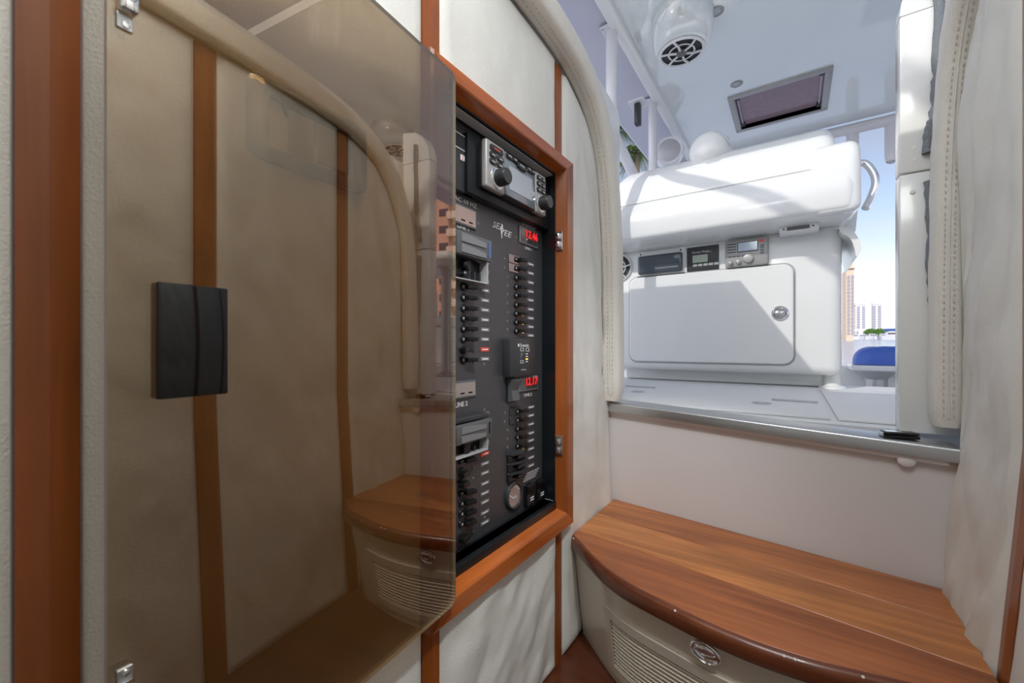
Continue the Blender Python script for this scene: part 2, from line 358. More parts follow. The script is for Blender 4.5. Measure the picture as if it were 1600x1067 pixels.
# ------------------------------------------------------------------ aft bulkhead below the sill
ZSEAT = CZ-.515
BL, BR = onZ(955, 778, ZSEAT), onZ(1475, 920, ZSEAT)
SL, SR = Vector((-.502, 1.285, CZ-.183)), Vector((.287, 1.215, CZ-.212))
wb = MB()
d_ = Vector((0, .03, 0))
TL, TR = Vector((-.515, 1.300, CZ-.20)), Vector((.30, 1.232, CZ-.232))
bl, br = Vector((-.515, BL.y, ZSEAT)), Vector((.30, BR.y-.004, ZSEAT))
bl0, br0 = Vector((-.515, BL.y+.03, 0)), Vector((.30, BR.y+.03, 0))
wb.grid(lambda u, v: (TL.lerp(TR, u)).lerp(bl.lerp(br, u), v), 16, 10).grid(lambda u, v: bl.lerp(br, u).lerp(bl0.lerp(br0, u), v), 16, 4)
o = wb.build('wall_back', 'gelcoat_cabin', smooth=30); tag(o, 'smooth white bulkhead between the wooden bench and the steel sill', kind='structure')

# ------------------------------------------------------------------ arch padding
def sweep(path, sec, mb):
    N = len(path); n = len(sec); vs = []; fs = []
    for i, p in enumerate(path):
        a, b = path[max(i-1, 0)], path[min(i+1, N-1)]; t_ = (b-a).normalized(); nrm = Vector((0, t_.z, -t_.y))   # outward: aft / up
        for (oa, ox) in sec: vs.append(Vector((ox, p.y, p.z))+nrm*oa)
    for i in range(N-1): fs += [(i*n+k, i*n+(k+1) % n, (i+1)*n+(k+1) % n, (i+1)*n+k) for k in range(n)]
    fs += [tuple(reversed(range(n))), tuple(range((N-1)*n, N*n))]
    return mb.raw(vs, fs)
def pad_thing(side, label):
    base = Vector((XL if side < 0 else XR, 1.27, ZS))
    t_ = thing('arch_padding', base, label, 'padding')
    path = [p for p in AP if p.z >= ZS+.008]
    s = -1 if side < 0 else 1
    xo = (XL-.012) if side < 0 else XR+.012
    W, D = .066, .062 if s < 0 else .050
    raw = []
    for i in range(28):     # superellipse section with a crease
        a = 2*math.pi*i/28; ca, sa = math.cos(a), math.sin(a); e_ = .55
        raw.append((W/2+W/2*math.copysign(abs(ca)**e_, ca), (D/2+D/2*math.copysign(abs(sa)**e_, sa))))
    sec = [(a, xo-s*d) for a, d in raw]
    mb = MB(); sweep(path, sec, mb)
    pad = mb.build('padded_roll', 'leather_pad', t_, smooth=50)
    # slow puckering
    me = pad.data; c = WL[pad.name]
    for v in me.vertices:
        q = Vector(v.co)+c; q2 = Vector((q.x*6, q.y*26, q.z*26))
        if q.z < ZS+.05:
            kk = ((ZS+.05-q.z)/.05)**2*.42; v.co.x += ((xo-s*D*.35)-q.x)*kk; v.co.y += ((1.245+W/2)-q.y)*kk
        v.co.x += -s*.0016*noise.noise(q2); v.co.y += .0012*noise.noise(q2+Vector((9, 3, 1)))
    # seam welt and stitches running along the pad
    seam = []; st = MB()
    N = len(path); fine = []
    for i in range(N-1):
        for k in range(4): fine.append(path[i].lerp(path[i+1], k/4))
    fine = [p for p in fine if p.z > ZS+.035]
    ox = xo-s*D*.55
    def on_face(i):
        a, b = fine[max(i-1, 0)], fine[min(i+1, len(fine)-1)]; tg = (b-a).normalized(); nrm = Vector((0, tg.z, -tg.y))
        return Vector((ox, fine[i].y, fine[i].z))-nrm*.0010, tg
    mb = MB(); mb.tube([on_face(i)[0] for i in range(len(fine))], .0016, 6); mb.build('seam_welt', 'leather_pad', t_, smooth=60)
    for off in (.0075, -.0075):
        acc = 0
        for i in range(len(fine)-1):
            acc += (fine[i+1]-fine[i]).length
            if acc > .0105:
                acc = 0; q, tg = on_face(i); q = q+Vector((off, 0, 0))
                st.tube([q-tg*.0036, q-Vector((0, .0012, 0)), q+tg*.0036], .0010, 4)
    st.build('stitching', 'stitch', t_, kind='stuff', weld=False)
    return t_
pad_thing(-1, 'stitched cream leather arch roll beside the black switch panel, bordering the companionway')
pad_thing(1, 'stitched cream leather arch roll beside the white pillar')
# ------------------------------------------------------------------ white coaming slabs of the companionway (both sides), with brush seals
def coaming(side, label):
    s = -1 if side < 0 else 1
    t_ = thing('companionway_coaming', ((XL if s < 0 else XR)+s*.03, 1.33, ZS), label, 'coaming')
    path = [p for p in AP if p.z >= ZS+.004]
    xa, xb = (XL-.005, XL-.07) if s < 0 else (XR+.005, XR+.07)
    mb = MB(); sweep(path, [(.072, xa), (.105, xa), (.11, xa+s*.005), (.11, xb), (.03, xb), (.03, xa+s*.02), (.072, xa+s*.02)], mb)
    mb.build('arch_band', 'gelcoat', t_, smooth=30)
    return t_
def brush(t_, pts, wd):
    pp_ = []
    for i in range(len(pts)-1):
        for k in range(10): pp_.append(pts[i].lerp(pts[i+1], k/10))
    pp_ = [p+Vector((.004*noise.noise(p*50), 0, 0)) for p in pp_]
    mb = MB(); mb.tube(pp_, [wd*(.85+.35*noise.noise(q*70)) for q in pp_], 8); mb.build('brush_seal', 'brush_grey', t_, smooth=60)
coaming(1, 'white arch band behind the leather roll at the pillar side')
coaming(-1, 'white arch band behind the leather roll at the switch panel side')
# transverse white pillar that receives the sliding door
YP = 1.316; ZSEAM = onY(1405, 273, YP).z
pil = thing('door_pillar', (.27, YP, ZS), 'white door pillar with a horizontal seam and grey fuzzy seals right of the opening', 'pillar')
def pill(z0, z1, xin, name, dy=0, top=False):
    mb = MB(); mb.box((xin, YP+dy, z0), (.345, YP+.05, z1), .004, 2); return mb.build(name, 'gelcoat', pil, smooth=40)
pill(CZ-.203, ZSEAM-.0012, .206, 'lower_post'); pill(ZSEAM+.0008, 1.60, .206, 'upper_post', -.002)
mb = MB(); mb.prism([(.206, YP-.002, 1.60), (.209, YP-.002, 1.63), (.220, YP-.002, 1.665), (.242, YP-.002, 1.70), (.28, YP-.002, 1.725), (.345, YP-.002, 1.735), (.345, YP-.002, 1.60)], (0, .052, 0)); mb.build('pillar_head', 'gelcoat', pil)
brush(pil, [Vector((.262, YP-.010, ZSEAM+.085)), Vector((.268, YP-.010, 1.45)), Vector((.272, YP-.010, 1.69))], .011)
brush(pil, [Vector((.252, YP-.011, ZSEAM+.035)), Vector((.254, YP-.011, ZSEAM+.08)), Vector((.261, YP-.011, ZSEAM+.11))], .012)
brush(pil, [Vector((.258, YP-.010, CZ+.10)), Vector((.257, YP-.010, CZ+.25)), Vector((.253, YP-.010, ZSEAM-.015))], .009)
for px, py in ((1429, 231), (1429, 249), (1426, 300)):
    q = onY(px, py, YP-.002); MB().lathe(q, (0, -1, 0), [(.005, 0), (.0042, .0008), (.0005, .001)], 12).build('screw_cover', 'gelcoat', pil, smooth=40)
# side decks of the coachroof, outboard of the cabin walls
for s, nm, lb in ((-1, 'trim_1', 'white coachroof side outboard of the switch panel wall'), (1, 'trim_2', 'white coachroof side outboard of the wrinkled leather wall')):
    x0, x1 = (-1.35, -.575) if s < 0 else (.36, 1.15)
    ya = 1.60 if s < 0 else 1.42
    mb = MB(); mb.prism([(x0, -2, .5), (x0, ya, .5), (x0, ya, CZ+.90 if s < 0 else CZ+.76), (x0, ya-.02, CZ+.935 if s < 0 else CZ+.79), (x0, .9, CZ+1.0 if s < 0 else CZ+.80), (x0, -2, CZ+1.1 if s < 0 else CZ+.80)], (x1-x0, 0, 0))
    tag(mb.build(nm, 'gelcoat'), lb, kind='structure')

# ------------------------------------------------------------------ steel sill and the things on it
t_ = thing('steel_sill', SL.lerp(SR, .5)-Vector((0, 0, .03)), 'brushed stainless steel sill capping the white bulkhead below the opening', 'sill')
mb = MB()
prof = [(0, -.030), (-.0055, -.030), (-.007, -.0285), (-.007, -.005), (-.0055, -.0018), (-.002, 0), (.095, -.001), (.095, -.030)]
N = 12; vs = []; fs = []; n = len(prof)
for i in range(N+1):
    p = SL.lerp(SR, i/N)
    if i == N: p = p-Vector((.003, 0, 0))
    vs += [p+Vector((0, a, b)) for a, b in prof]
for i in range(N): fs += [(i*n+k, i*n+(k+1) % n, (i+1)*n+(k+1) % n, (i+1)*n+k) for k in range(n)]
fs += [tuple(reversed(range(n))), tuple(range(N*n, (N+1)*n))]
mb.raw(vs, fs).build('steel_cap', 'steel', t_, smooth=40)
mb = MB(); mb.prism([SL+Vector((.004, .004, -.031)), SL+Vector((.004, .004, -.037)), SR+Vector((-.02, .004, -.039)), SR+Vector((-.02, .004, -.031))], (0, .012, 0)); mb.build('white_gasket', 'white_plastic', t_)
g = onY(1419, 714, 1.212)
MB().lathe(g+Vector((0, .022, -.010)), (0, -1, 0), [(.0155, 0), (.0155, .007), (.012, .010), (.001, .011)], 24).build('white_plug', 'white_plastic', t_, smooth=40)
# small black gadget on the sill
q = SL.lerp(SR, .885)+Vector((0, .035, .0008))
t_ = thing('phone', q, 'small glossy black flip phone lying on the steel sill', 'phone')
Mr = Matrix.Translation(q) @ Matrix.Rotation(R(14), 4, 'Z')
MB().box((-.032, -.016, 0), (.032, .016, .007), .003, 2, Mr).build('lower_half', 'black_plastic', t_, smooth=40)
MB().box((-.031, -.0155, .0078), (.031, .0155, .014), .003, 2, Mr).build('upper_half', 'black_plastic', t_, smooth=40)
MB().box((-.034, -.012, .003), (-.0315, .012, .012), .0012, 2, Mr).build('metal_rim', 'chrome', t_, smooth=40)
MB().box((-.026, -.011, .0139), (.004, .011, .0143), 0, 2, Mr).build('screen', 'lcd', t_)
# ------------------------------------------------------------------ bench with curved wooden top
FC = [onZ(x, y, ZSEAT) for x, y in ((882, 834), (952, 897), (1054, 953), (1156, 999), (1258, 1034), (1350, 1057), (1392, 1067))]
FC[0].x = -.497
FC += [Vector((.185, .862, ZSEAT)), Vector((.262, .925, ZSEAT))]
FCS = cat_rom(FC, 6)
def front_y(x):
    for a, b in zip(FCS, FCS[1:]):
        if a.x <= x <= b.x: return a.y+(b.y-a.y)*(x-a.x)/(b.x-a.x)
    return FCS[0].y if x < FCS[0].x else FCS[-1].y
def back_y(x): return BL.y+(BR.y-BL.y)*(x-BL.x)/(BR.x-BL.x)
bench = thing('cabin_bench', (-.1, 1.1, 0), 'curved varnished wooden bench on a cream louvred locker below the sill', 'bench')
TH = .036
XA, XB = -.497, .258
xs = [XA+(XB-XA)*i/40 for i in range(41)]
top = tag(MB().box((-.49, 1.14, ZSEAT-TH+.002), (.24, 1.18, ZSEAT-TH+.006)).build('seat_top', 'wood_edge', bench), 'glossy red-brown plank top with a rounded front edge')
def plank(lo, hi, mt):
    # plank surface between two Y functions, with small eased edges
    mb = MB(); e_ = .0006
    def ring(x):
        a, b = lo(x), hi(x)
        if b-a < .002: b = a+.002
        return [(x, a+e_, ZSEAT-TH+.006), (x, a+e_, ZSEAT-e_), (x, a+2*e_, ZSEAT), (x, b-2*e_, ZSEAT), (x, b-e_, ZSEAT-e_), (x, b-e_, ZSEAT-TH+.006)]
    rs = [ring(x) for x in xs]; vs = [v for r_ in rs for v in r_]; n = 6
    fs = [(i*n+k, i*n+(k+1) % n, (i+1)*n+(k+1) % n, (i+1)*n+k) for i in range(len(rs)-1) for k in range(n)]
    fs += [tuple(range(n)), tuple(reversed(range((len(rs)-1)*n, len(rs)*n)))]
    return mb.raw(vs, fs).build('plank', mt, top)
RAD = .013
fe = lambda x: front_y(x)+RAD
p1 = lambda x: max(back_y(x)-.14, fe(x)); p2 = lambda x: max(back_y(x)-.28, fe(x)); bk = lambda x: back_y(x)-.0015
plank(p1, bk, 'wood_x'); plank(p2, p1, 'wood_x3'); plank(fe, p2, 'wood_x2')
mb = MB(); prof = [(RAD, 0)]+[(RAD-RAD*math.sin(R(a)), -RAD+RAD*math.cos(R(a))) for a in (15, 30, 45, 60, 75, 90)]+[(0, -TH+.006), (.004, -TH), (.03, -TH), (.03, -.004), (RAD+.001, -.004)]
vs = []; n = len(prof)
for x in xs: vs += [(x, front_y(x)+a, ZSEAT+b) for a, b in prof]
fs = [(i*n+k, i*n+(k+1) % n, (i+1)*n+(k+1) % n, (i+1)*n+k) for i in range(40) for k in range(n)]+[tuple(range(n)), tuple(reversed(range(40*n, 41*n)))]
mb.raw(vs, fs).build('front_edge', 'wood_edge', top, smooth=50)
# pale chips along the edge
for px, py in ((1054, 953), (893, 842), (1225, 1023), (1242, 1029), (1349, 1057)):
    q = onZ(px, py, ZSEAT); q.y = front_y(q.x)+.004; q.z = ZSEAT-.0035
    MB().lathe(q, (0, -.7, .7), [(.0028, -.001), (.0022, .0008), (.0005, .0011)], 7).build('edge_chip', 'stitch', top, smooth=60)
# locker front, following the curve, raked aft towards the floor
def fr_pt(x, z, off=0):
    h = .004; y = front_y(x); dy = (front_y(min(x+.02, XB))-front_y(max(x-.02, XA)))/(min(x+.02, XB)-max(x-.02, XA))
    nrm = Vector((dy, -1, 0)).normalized()
    k = (ZSEAT-TH-z)/(ZSEAT-TH)
    return Vector((x, y+.018+.06*k, z))+nrm*off
ZT = ZSEAT-TH+.001
mb = MB(); mb.grid(lambda u, v: fr_pt(XA+(XB-XA)*u, ZT*(1-v)), 48, 8); mb.build('locker_front', 'gelcoat_cream', bench, smooth=40)
VX0, VX1 = -.375, .10; VZ1, VZ0 = .205, .03
vent = None
fb = .024
mb = MB()
def patch(mb, xa, xb, za, zb_, o0, o1, nx=24):
    def strip_(u, pr): 
        x = xa+(xb-xa)*u; return [fr_pt(x, za, o0), fr_pt(x, za, o1), fr_pt(x, zb_, o1), fr_pt(x, zb_, o0)]
    rs = [strip_(i/nx, 0) for i in range(nx+1)]; vs = [v for r_ in rs for v in r_]
    fs = [(i*4+k, i*4+(k+1) % 4, (i+1)*4+(k+1) % 4, (i+1)*4+k) for i in range(nx) for k in range(4)]+[(0, 1, 2, 3), tuple(reversed(range(nx*4, nx*4+4)))]
    mb.raw(vs, fs)
patch(mb, VX0, VX1, VZ1-fb, VZ1, 0, .006); patch(mb, VX0, VX1, VZ0, VZ0+fb, 0, .006)
patch(mb, VX0, VX0+fb*.9, VZ0+fb, VZ1-fb, 0, .006, 3); patch(mb, VX1-fb*.9, VX1, VZ0+fb, VZ1-fb, 0, .006, 3)
vent = tag(mb.build('vent_frame', 'gelcoat_cream', bench, smooth=30), 'cream louvred air vent frame')
mb = MB(); patch(mb, VX0+fb, VX1-fb, VZ0+fb, VZ1-fb, -.012, -.010); mb.build('vent_back', 'dark_grey', vent)
nsl = 12; hz = (VZ1-VZ0-2*fb)/nsl
for i in range(nsl):
    mb = MB(); z = VZ0+fb+hz*i
    vs = []; nx = 20
    for k in range(nx+1):
        x = VX0+fb+(VX1-VX0-2*fb)*k/nx
        vs += [fr_pt(x, z+hz*.05, .003), fr_pt(x, z+hz*.45, .005), fr_pt(x, z+hz*.95, -.004), fr_pt(x, z+hz*.8, -.008)]
    fs = [(a*4+b, a*4+(b+1) % 4, (a+1)*4+(b+1) % 4, (a+1)*4+b) for a in range(nx) for b in range(4)]
    mb.raw(vs, fs).build('slat', 'gelcoat_cream', vent, smooth=40)
# oval chrome pull latch
c = onZ(1103, 1035, .245); xq = c.x
for _ in range(30):
    pt = fr_pt(xq, ZT-.045)
    d = ray(1103, 1035); tt = pt.y/d.y; xq += (d.x*tt-xq)*.6
pt = fr_pt(xq, ZT-.030, 0); nrm = (fr_pt(xq, ZT-.030, .01)-pt).normalized()
side = Vector((0, 0, 1)).cross(nrm).normalized(); upv = nrm.cross(side)
def oval(mb, c, a, b, prof, n=28):
    vs = []; 
    for (k, h) in prof: vs += [c+nrm*h+side*(a*k*math.cos(2*math.pi*i/n))+upv*(b*k*math.sin(2*math.pi*i/n)) for i in range(n)]
    fs = [(j*n+i, j*n+(i+1) % n, (j+1)*n+(i+1) % n, (j+1)*n+i) for j in range(len(prof)-1) for i in range(n)]+[tuple(range((len(prof)-1)*n, len(prof)*n))]
    mb.raw(vs, fs)
mb = MB(); oval(mb, pt, .029, .021, [(1, 0), (1, .003), (.93, .007), (.84, .008), (.8, .005), (.78, .001)]); lt = mb.build('latch', 'chrome', bench, smooth=50); tag(lt, 'oval chrome pull latch')
mb = MB(); oval(mb, pt+upv*.004, .020, .011, [(1, .001), (.95, .006), (.7, .0085), (.05, .009)]); mb.build('latch_paddle', 'chrome', lt, smooth=60)

# ------------------------------------------------------------------ wooden frame round the switch panel
FY0, FY1, FZ0, FZ1 = .520, .934, CZ-.418, CZ+.445      # inner rectangle
frame = thing('panel_frame', (XL, (FY0+FY1)/2, FZ0-.06), 'cherry wood frame around the black switch panel recess', 'frame')
PR = [(-.001, XL-.042), (0, XL-.006), (.010, XL+.020), (.014, XL+.022), (.046, XL+.022), (.051, XL+.018), (.051, XL-.006)]
def rail(c0, c1, dirs0, dirs1, mt, name):
    # c = inner corners (y,z); dirs = outward diagonal (dy,dz) for mitre
    mb = MB(); n = len(PR)
    vs = [(x, c0[0]+dirs0[0]*w_, c0[1]+dirs0[1]*w_) for w_, x in PR]+[(x, c1[0]+dirs1[0]*w_, c1[1]+dirs1[1]*w_) for w_, x in PR]
    fs = [(k, (k+1) % n, n+(k+1) % n, n+k) for k in range(n)]+[tuple(range(n)), tuple(reversed(range(n, 2*n)))]
    return mb.raw(vs, fs).build(name, mt, frame)
rail((FY0, FZ1), (FY1, FZ1), (-1, .72), (1, .72), 'wood_y', 'rail'); rail((FY0, FZ0), (FY1, FZ0), (-1, -1), (1, -1), 'wood_y', 'rail')
rail((FY0, FZ0), (FY0, FZ1), (-1, -1), (-1, .72), 'wood_z', 'stile'); rail((FY1, FZ0), (FY1, FZ1), (1, -1), (1, .72), 'wood_z', 'stile')
for k, py in enumerate((378, 694)):
    q = onX(877, py, XL+.004); q.y = FY1+.003
    tcz = thing('roller_catch', q, ('upper' if k == 0 else 'lower')+' steel twin-roller catch on the wooden frame stile', 'catch', 'roller catches on the frame')
    MB().box((q.x-.010, q.y-.004, q.z-.024), (q.x+.010, q.y-.0005, q.z+.024), .001, 1).build('catch_plate', 'steel', tcz)
    for sgn in (-1, 1):
        MB().lathe((q.x, q.y-.008, q.z+sgn*.0105-.007), (0, 0, 1), [(.001, -.001), (.0055, 0), (.0065, .002), (.0065, .012), (.0055, .014), (.001, .015)], 14).build('roller', 'chrome', tcz, smooth=40)

# ------------------------------------------------------------------ black switch panel
XP = XL-.045
pan = thing('electrical_switchboard', (XP, .73, FZ0), 'black electrical switch panel full of breakers behind the open smoked door', 'switch panel')
MB().box((XP-.012, FY0-.02, FZ0-.005), (XP, FY1+.005, FZ1+.005)).build('panel_face', 'black_panel', pan)
MB().box((XP, FY1-.002, FZ0-.005), (XL-.006, FY1+.004, FZ1+.005)).build('side_liner', 'black_liner', pan)
MB().box((XP, FY0-.02, FZ1-.004), (XL-.006, FY1+.004, FZ1+.004)).build('top_liner', 'black_liner', pan)
MB().box((XP, FY0-.02, FZ0-.004), (XL-.002, FY1, FZ0+.018), .004, 2).build('bottom_ledge', 'black_liner', pan, smooth=40)
MB().box((XP, FY0-.02, FZ0-.005), (XL-.006, FY0, FZ1+.005)).build('side_liner', 'black_liner', pan)
def pp(px, py, off=0): return onX(px, py, XP+off)
def ptext(s, px, py, size, mt='print_white', par=None, **k): return text(s, pp(px, py, .0006), size, MXP, mt, par or pan, **k)
def screw(px, py, par=None, r_=.0032):
    q = pp(px, py)
    if screw.proto is None:
        screw.proto = MB().lathe((0, 0, 0), (1, 0, 0), [(r_, 0), (r_*.9, .001), (r_*.45, .0014), (r_*.4, .0006)], 10).build('screw', 'label_dim', None, smooth=40)
        o = screw.proto; o.parent = pan; o.matrix_parent_inverse = Matrix.Translation(-WL[pan.name]); o.location = q; WL[o.name] = q; return o
    return dup(screw.proto, q, par or pan)
screw.proto = None
PROTO = {}
def proto(key, fn, name, mt, smooth=40):
    if key not in PROTO:
        mb = MB(); fn(mb)
        bmesh.ops.recalc_face_normals(mb.bm, faces=mb.bm.faces)
        me = bpy.data.meshes.new(name); mb.bm.to_mesh(me); mb.bm.free(); me.materials.append(MATS[mt])
        for p_ in me.polygons: p_.use_smooth = True
        me.set_sharp_from_angle(angle=R(smooth)); PROTO[key] = me
    return PROTO[key]
def inst(key, fn, name, mt, loc, parent, rot=None, smooth=40):
    o = bpy.data.objects.new(name, proto(key, fn, name, mt, smooth)); return link(o, loc, parent, rot)
def breaker(px, py, style='on', collar=True):
    q = pp(px, py)
    b = inst('collar', lambda m_: m_.lathe((0, 0, 0), (1, 0, 0), [(.0088, 0), (.0088, .003), (.0065, .0045), (.003, .0048)], 18), 'breaker', 'black_plastic', q, pan) if collar else \
        inst('seatb', lambda m_: m_.box((0, -.011, -.006), (.004, .011, .006), .001, 1), 'breaker', 'black_plastic', q, pan)
    if style == 'on':
        inst('tog', lambda m_: m_.box((-.0, -.003, -.0042), (.013, .022, .0042), .0012, 2, Matrix.Rotation(R(-12), 4, 'Z')), 'toggle', 'black_plastic', q+Vector((.0035, .004, 0)), b)
    else:
        inst('togoff', lambda m_: m_.box((0, -.022, -.0045), (.014, .003, .0045), .0012, 2, Matrix.Rotation(R(12), 4, 'Z')), 'toggle', 'black_plastic', q+Vector((.0035, 0, 0)), b)
    inst('mark', lambda m_: m_.box((0, -.0022, -.0022), (.0005, .0022, .0022)), 'toggle_mark', 'label_grey', q+Vector((.0046, -.0045, 0)), b)
    return b
def led(px, py, mt): return inst('led'+mt, lambda m_: m_.lathe((0, 0, 0), (1, 0, 0), [(.0026, 0), (.0022, .0018), (.0006, .0026)], 10), 'indicator_light', mt, pp(px, py), pan)
def plate(px, py, w_=.029, h_=.0082, mt='label_grey', txt=None):
    o = inst(f'plate{w_}{h_}{mt}', lambda m_: m_.box((0, -w_/2, -h_/2), (.0012, w_/2, h_/2), .0008, 1), 'label_plate', mt, pp(px, py), pan)
    MB().box((o.location.x+.0012, o.location.y-w_*.33, o.location.z-h_*.14), (o.location.x+.0015, o.location.y+w_*.33, o.location.z+h_*.16)).build('label_print', 'print_white', o)
    if txt: text(txt, pp(px, py, .0015), h_*.8, MXP, 'print_white' if mt != 'label_grey' else 'black_plastic', o, width=w_*.78)
    return o
# right-hand column
RX = 806
for k, y in enumerate((405.7, 419.6, 434.2, 448.2, 461.7, 476, 489.8, 503.3, 516.8)):
    breaker(RX, y, collar=k > 1); led(817, y+2, 'led_amber'); screw(793 if k > 1 else 788.5, y-2)
    plate(829, y+7.5, .030, .0085, 'label_dim')
    if k < 2:
        q = pp(803, y, 0); inst('gp', lambda m_: m_.box((0, -.022, -.0098), (.0025, .022, .0098), .0006, 1), 'guard_plate', 'guard_pink', q, pan)
for k, y in enumerate((642, 655.6, 669, 682.4, 695.8)):
    breaker(RX+2, y, collar=k > 1); led(817, y-2, 'led_amber'); screw(793 if k > 1 else 788.5, y+3)
    if k < 2: inst('gp2', lambda m_: m_.box((0, -.022, -.0098), (.0025, .022, .0098), .0006, 1), 'guard_plate', 'dark_grey', pp(804, y), pan)
for y in (636, 649, 662.5, 676.5, 688, 701, 714.5, 727): plate(829.5, y, .030, .0075, 'label_dim')
# left-hand column
for k, y in enumerate((448.4, 465, 481.7, 497.6, 513.6, 529.8, 546.7, 562.4)):
    breaker(724, y, 'off' if k == 6 else 'on'); led(739.5, y+3, 'led_redsmall')
for k, y in enumerate((394.4, 409.3, 424.3, 439.4, 454, 469.5, 484.6, 499.9, 515.2, 530.2, 546, 560.8)):
    plate(757.5, y, .029, .0088, 'red_label' if k == 10 else 'label_dim')
screw(757, 569); screw(758.5, 385); screw(734, 546)
for k, y in enumerate((719, 737, 753, 769, 785, 801, 817, 836)):
    breaker(722, y, 'off' if k in (1, 2, 7) else 'on', collar=k in (1, 2, 7)); led(739, y-6, 'label_dim')
for k, y in enumerate((646.7, 661.7, 677.3, 692.6, 708.8, 723.8, 738.5, 754.7, 770, 783.7, 800.3, 816)):
    plate(757.5, y, .029, .0088 if k < 4 else .0075, 'red_label' if k == 4 else 'label_dim')
screw(757, 640); screw(757.5, 808)
# main breakers with slotted sliding covers and open brackets (upper and lower)
def main_cover(py0, py1, tilt, below):
    a, b = pp(698, py0), pp(754, py0); zt, zb_ = pp(730, py0).z, pp(730, py1).z
    cov = MB().box((XP+.010, a.y, zb_), (XP+.026, b.y, zt), .003, 2).build('main_breaker_cover', 'grey_plastic', pan, smooth=40)
    for f_ in (.73, .28):
        zc = zb_+(zt-zb_)*f_; h_ = (zt-zb_)*.18
        mb = MB(); ya, yb = a.y+.012, b.y-.022
        mb.prism([(XP+.0262, ya, zc-h_), (XP+.0262, yb, zc-h_), (XP+.0262, yb, zc+h_*.2), (XP+.0262, (ya+yb)/2, zc+h_*.75), (XP+.0262, ya, zc+h_)], (.0016, 0, 0)); mb.build('finger_slot', 'label_dim', cov)
    MB().box((XP+.0262, b.y-.012, zb_+.008), (XP+.0270, b.y-.007, zt-.006)).build('edge_tab', 'blue_tape' if py0 < 500 else 'black_plastic', cov)
    z2 = pp(730, below).z
    br_ = MB().box((XP, b.y-.012, z2), (XP+.022, b.y-.009, zb_)).box((XP, a.y, z2-.002), (XP+.022, b.y-.009, z2)).build('steel_bracket', 'label_grey', pan)
    MB().box((XP+.0005, a.y, z2), (XP+.0015, b.y-.012, zb_)).build('bracket_back', 'black_plastic', br_)
    for f_ in (.72, .25): inst('mcollar', lambda m_: m_.lathe((0, 0, 0), (1, 0, 0), [(.0095, 0), (.0095, .010), (.006, .013), (.001, .013)], 16), 'breaker_stud', 'black_plastic', Vector((XP+.001, pp(723, below).y, z2+(zb_-z2)*f_)), br_)
    for f_ in (.45, .6, .75): MB().box((XP+.0015, a.y+(b.y-a.y)*(f_+.02), z2+.002), (XP+.012, a.y+(b.y-a.y)*(f_+.06), z2+(zb_-z2)*(.9 if f_ < .5 else .45))).build('terminal', 'dark_grey', br_)
main_cover(371, 406, 0, 440); main_cover(657, 686, 0, 705)
MB().box((XP, pp(698, 650).y, pp(730, 655).z), (XP+.020, pp(753, 650).y, pp(730, 648).z), .002, 1).build('cover_rail', 'dark_grey', pan)
# meters
def meter(x0, x1, y0, y1, lab, face, digits=None):
    a, b = pp(x0, y0), pp(x1, y1); xm = (x0+x1)/2; zt, zb_ = pp(xm, y0).z, pp(xm, y1).z
    bez = MB().box((XP, a.y, zb_), (XP+.004, b.y, zt), .0012, 1).build('meter', 'label_dim' if digits else 'grey_plastic', pan)
    MB().box((XP+.004, a.y+.004, zb_+.004), (XP+.0046, b.y-.004, zt-.004)).build('meter_window', face, bez)
    if digits:
        text(digits, ((XP+.0049), (a.y+b.y)/2+.010, zb_+(zt-zb_)*.62), .026, MXP, 'led_red', bez, name='digits', width=.052)
        MB().box((XP+.0046, a.y+.026, zb_+(zt-zb_)*.35), (XP+.0047, b.y-.005, zt-.007)).build('red_window', 'led_redsmall', bez)
    else:
        for f_ in (.45, .72): MB().box((XP+.0047, a.y+(b.y-a.y)*f_, zb_+.009), (XP+.0052, a.y+(b.y-a.y)*(f_+.13), zb_+.012)).build('meter_button', 'black_plastic', bez)
    return bez
meter(696, 742.5, 320, 352, 1, 'meter_glass'); meter(694, 742, 595, 623, 2, 'meter_glass')
meter(810.5, 838.5, 357.5, 384, 1, 'meter_dark', '12.46'); meter(809.5, 838.5, 588, 610, 2, 'meter_dark', '12.17')
ptext('120 VAC 60 HZ', 718, 311.5, .0125, width=.105); ptext('LINE 1', 724, 355.5, .0125, width=.034); ptext('12 VOLTS DC', 826.5, 354, .010, width=.062); ptext('LINE 1', 826, 389, .009, width=.030)
ptext('LINE 2', 721, 632, .0135, width=.036); ptext('LINE 2', 825, 617, .0105, width=.036)
ptext('SEA', 778, 353.5, .020, shear=.3, width=.040); ptext('VEE', 789, 364, .020, shear=.3, width=.046)
q = pp(781, 357); MB().box((XP, q.y+.006, q.z-.020), (XP+.0005, q.y+.0085, q.z+.012)).build('logo_bar', 'print_white', pan)
for px, py in ((747.5, 349), (742.5, 613), (806, 370), (849, 361), (849, 540), (848, 640), (847.5, 778), (838, 600)): screw(px, py)
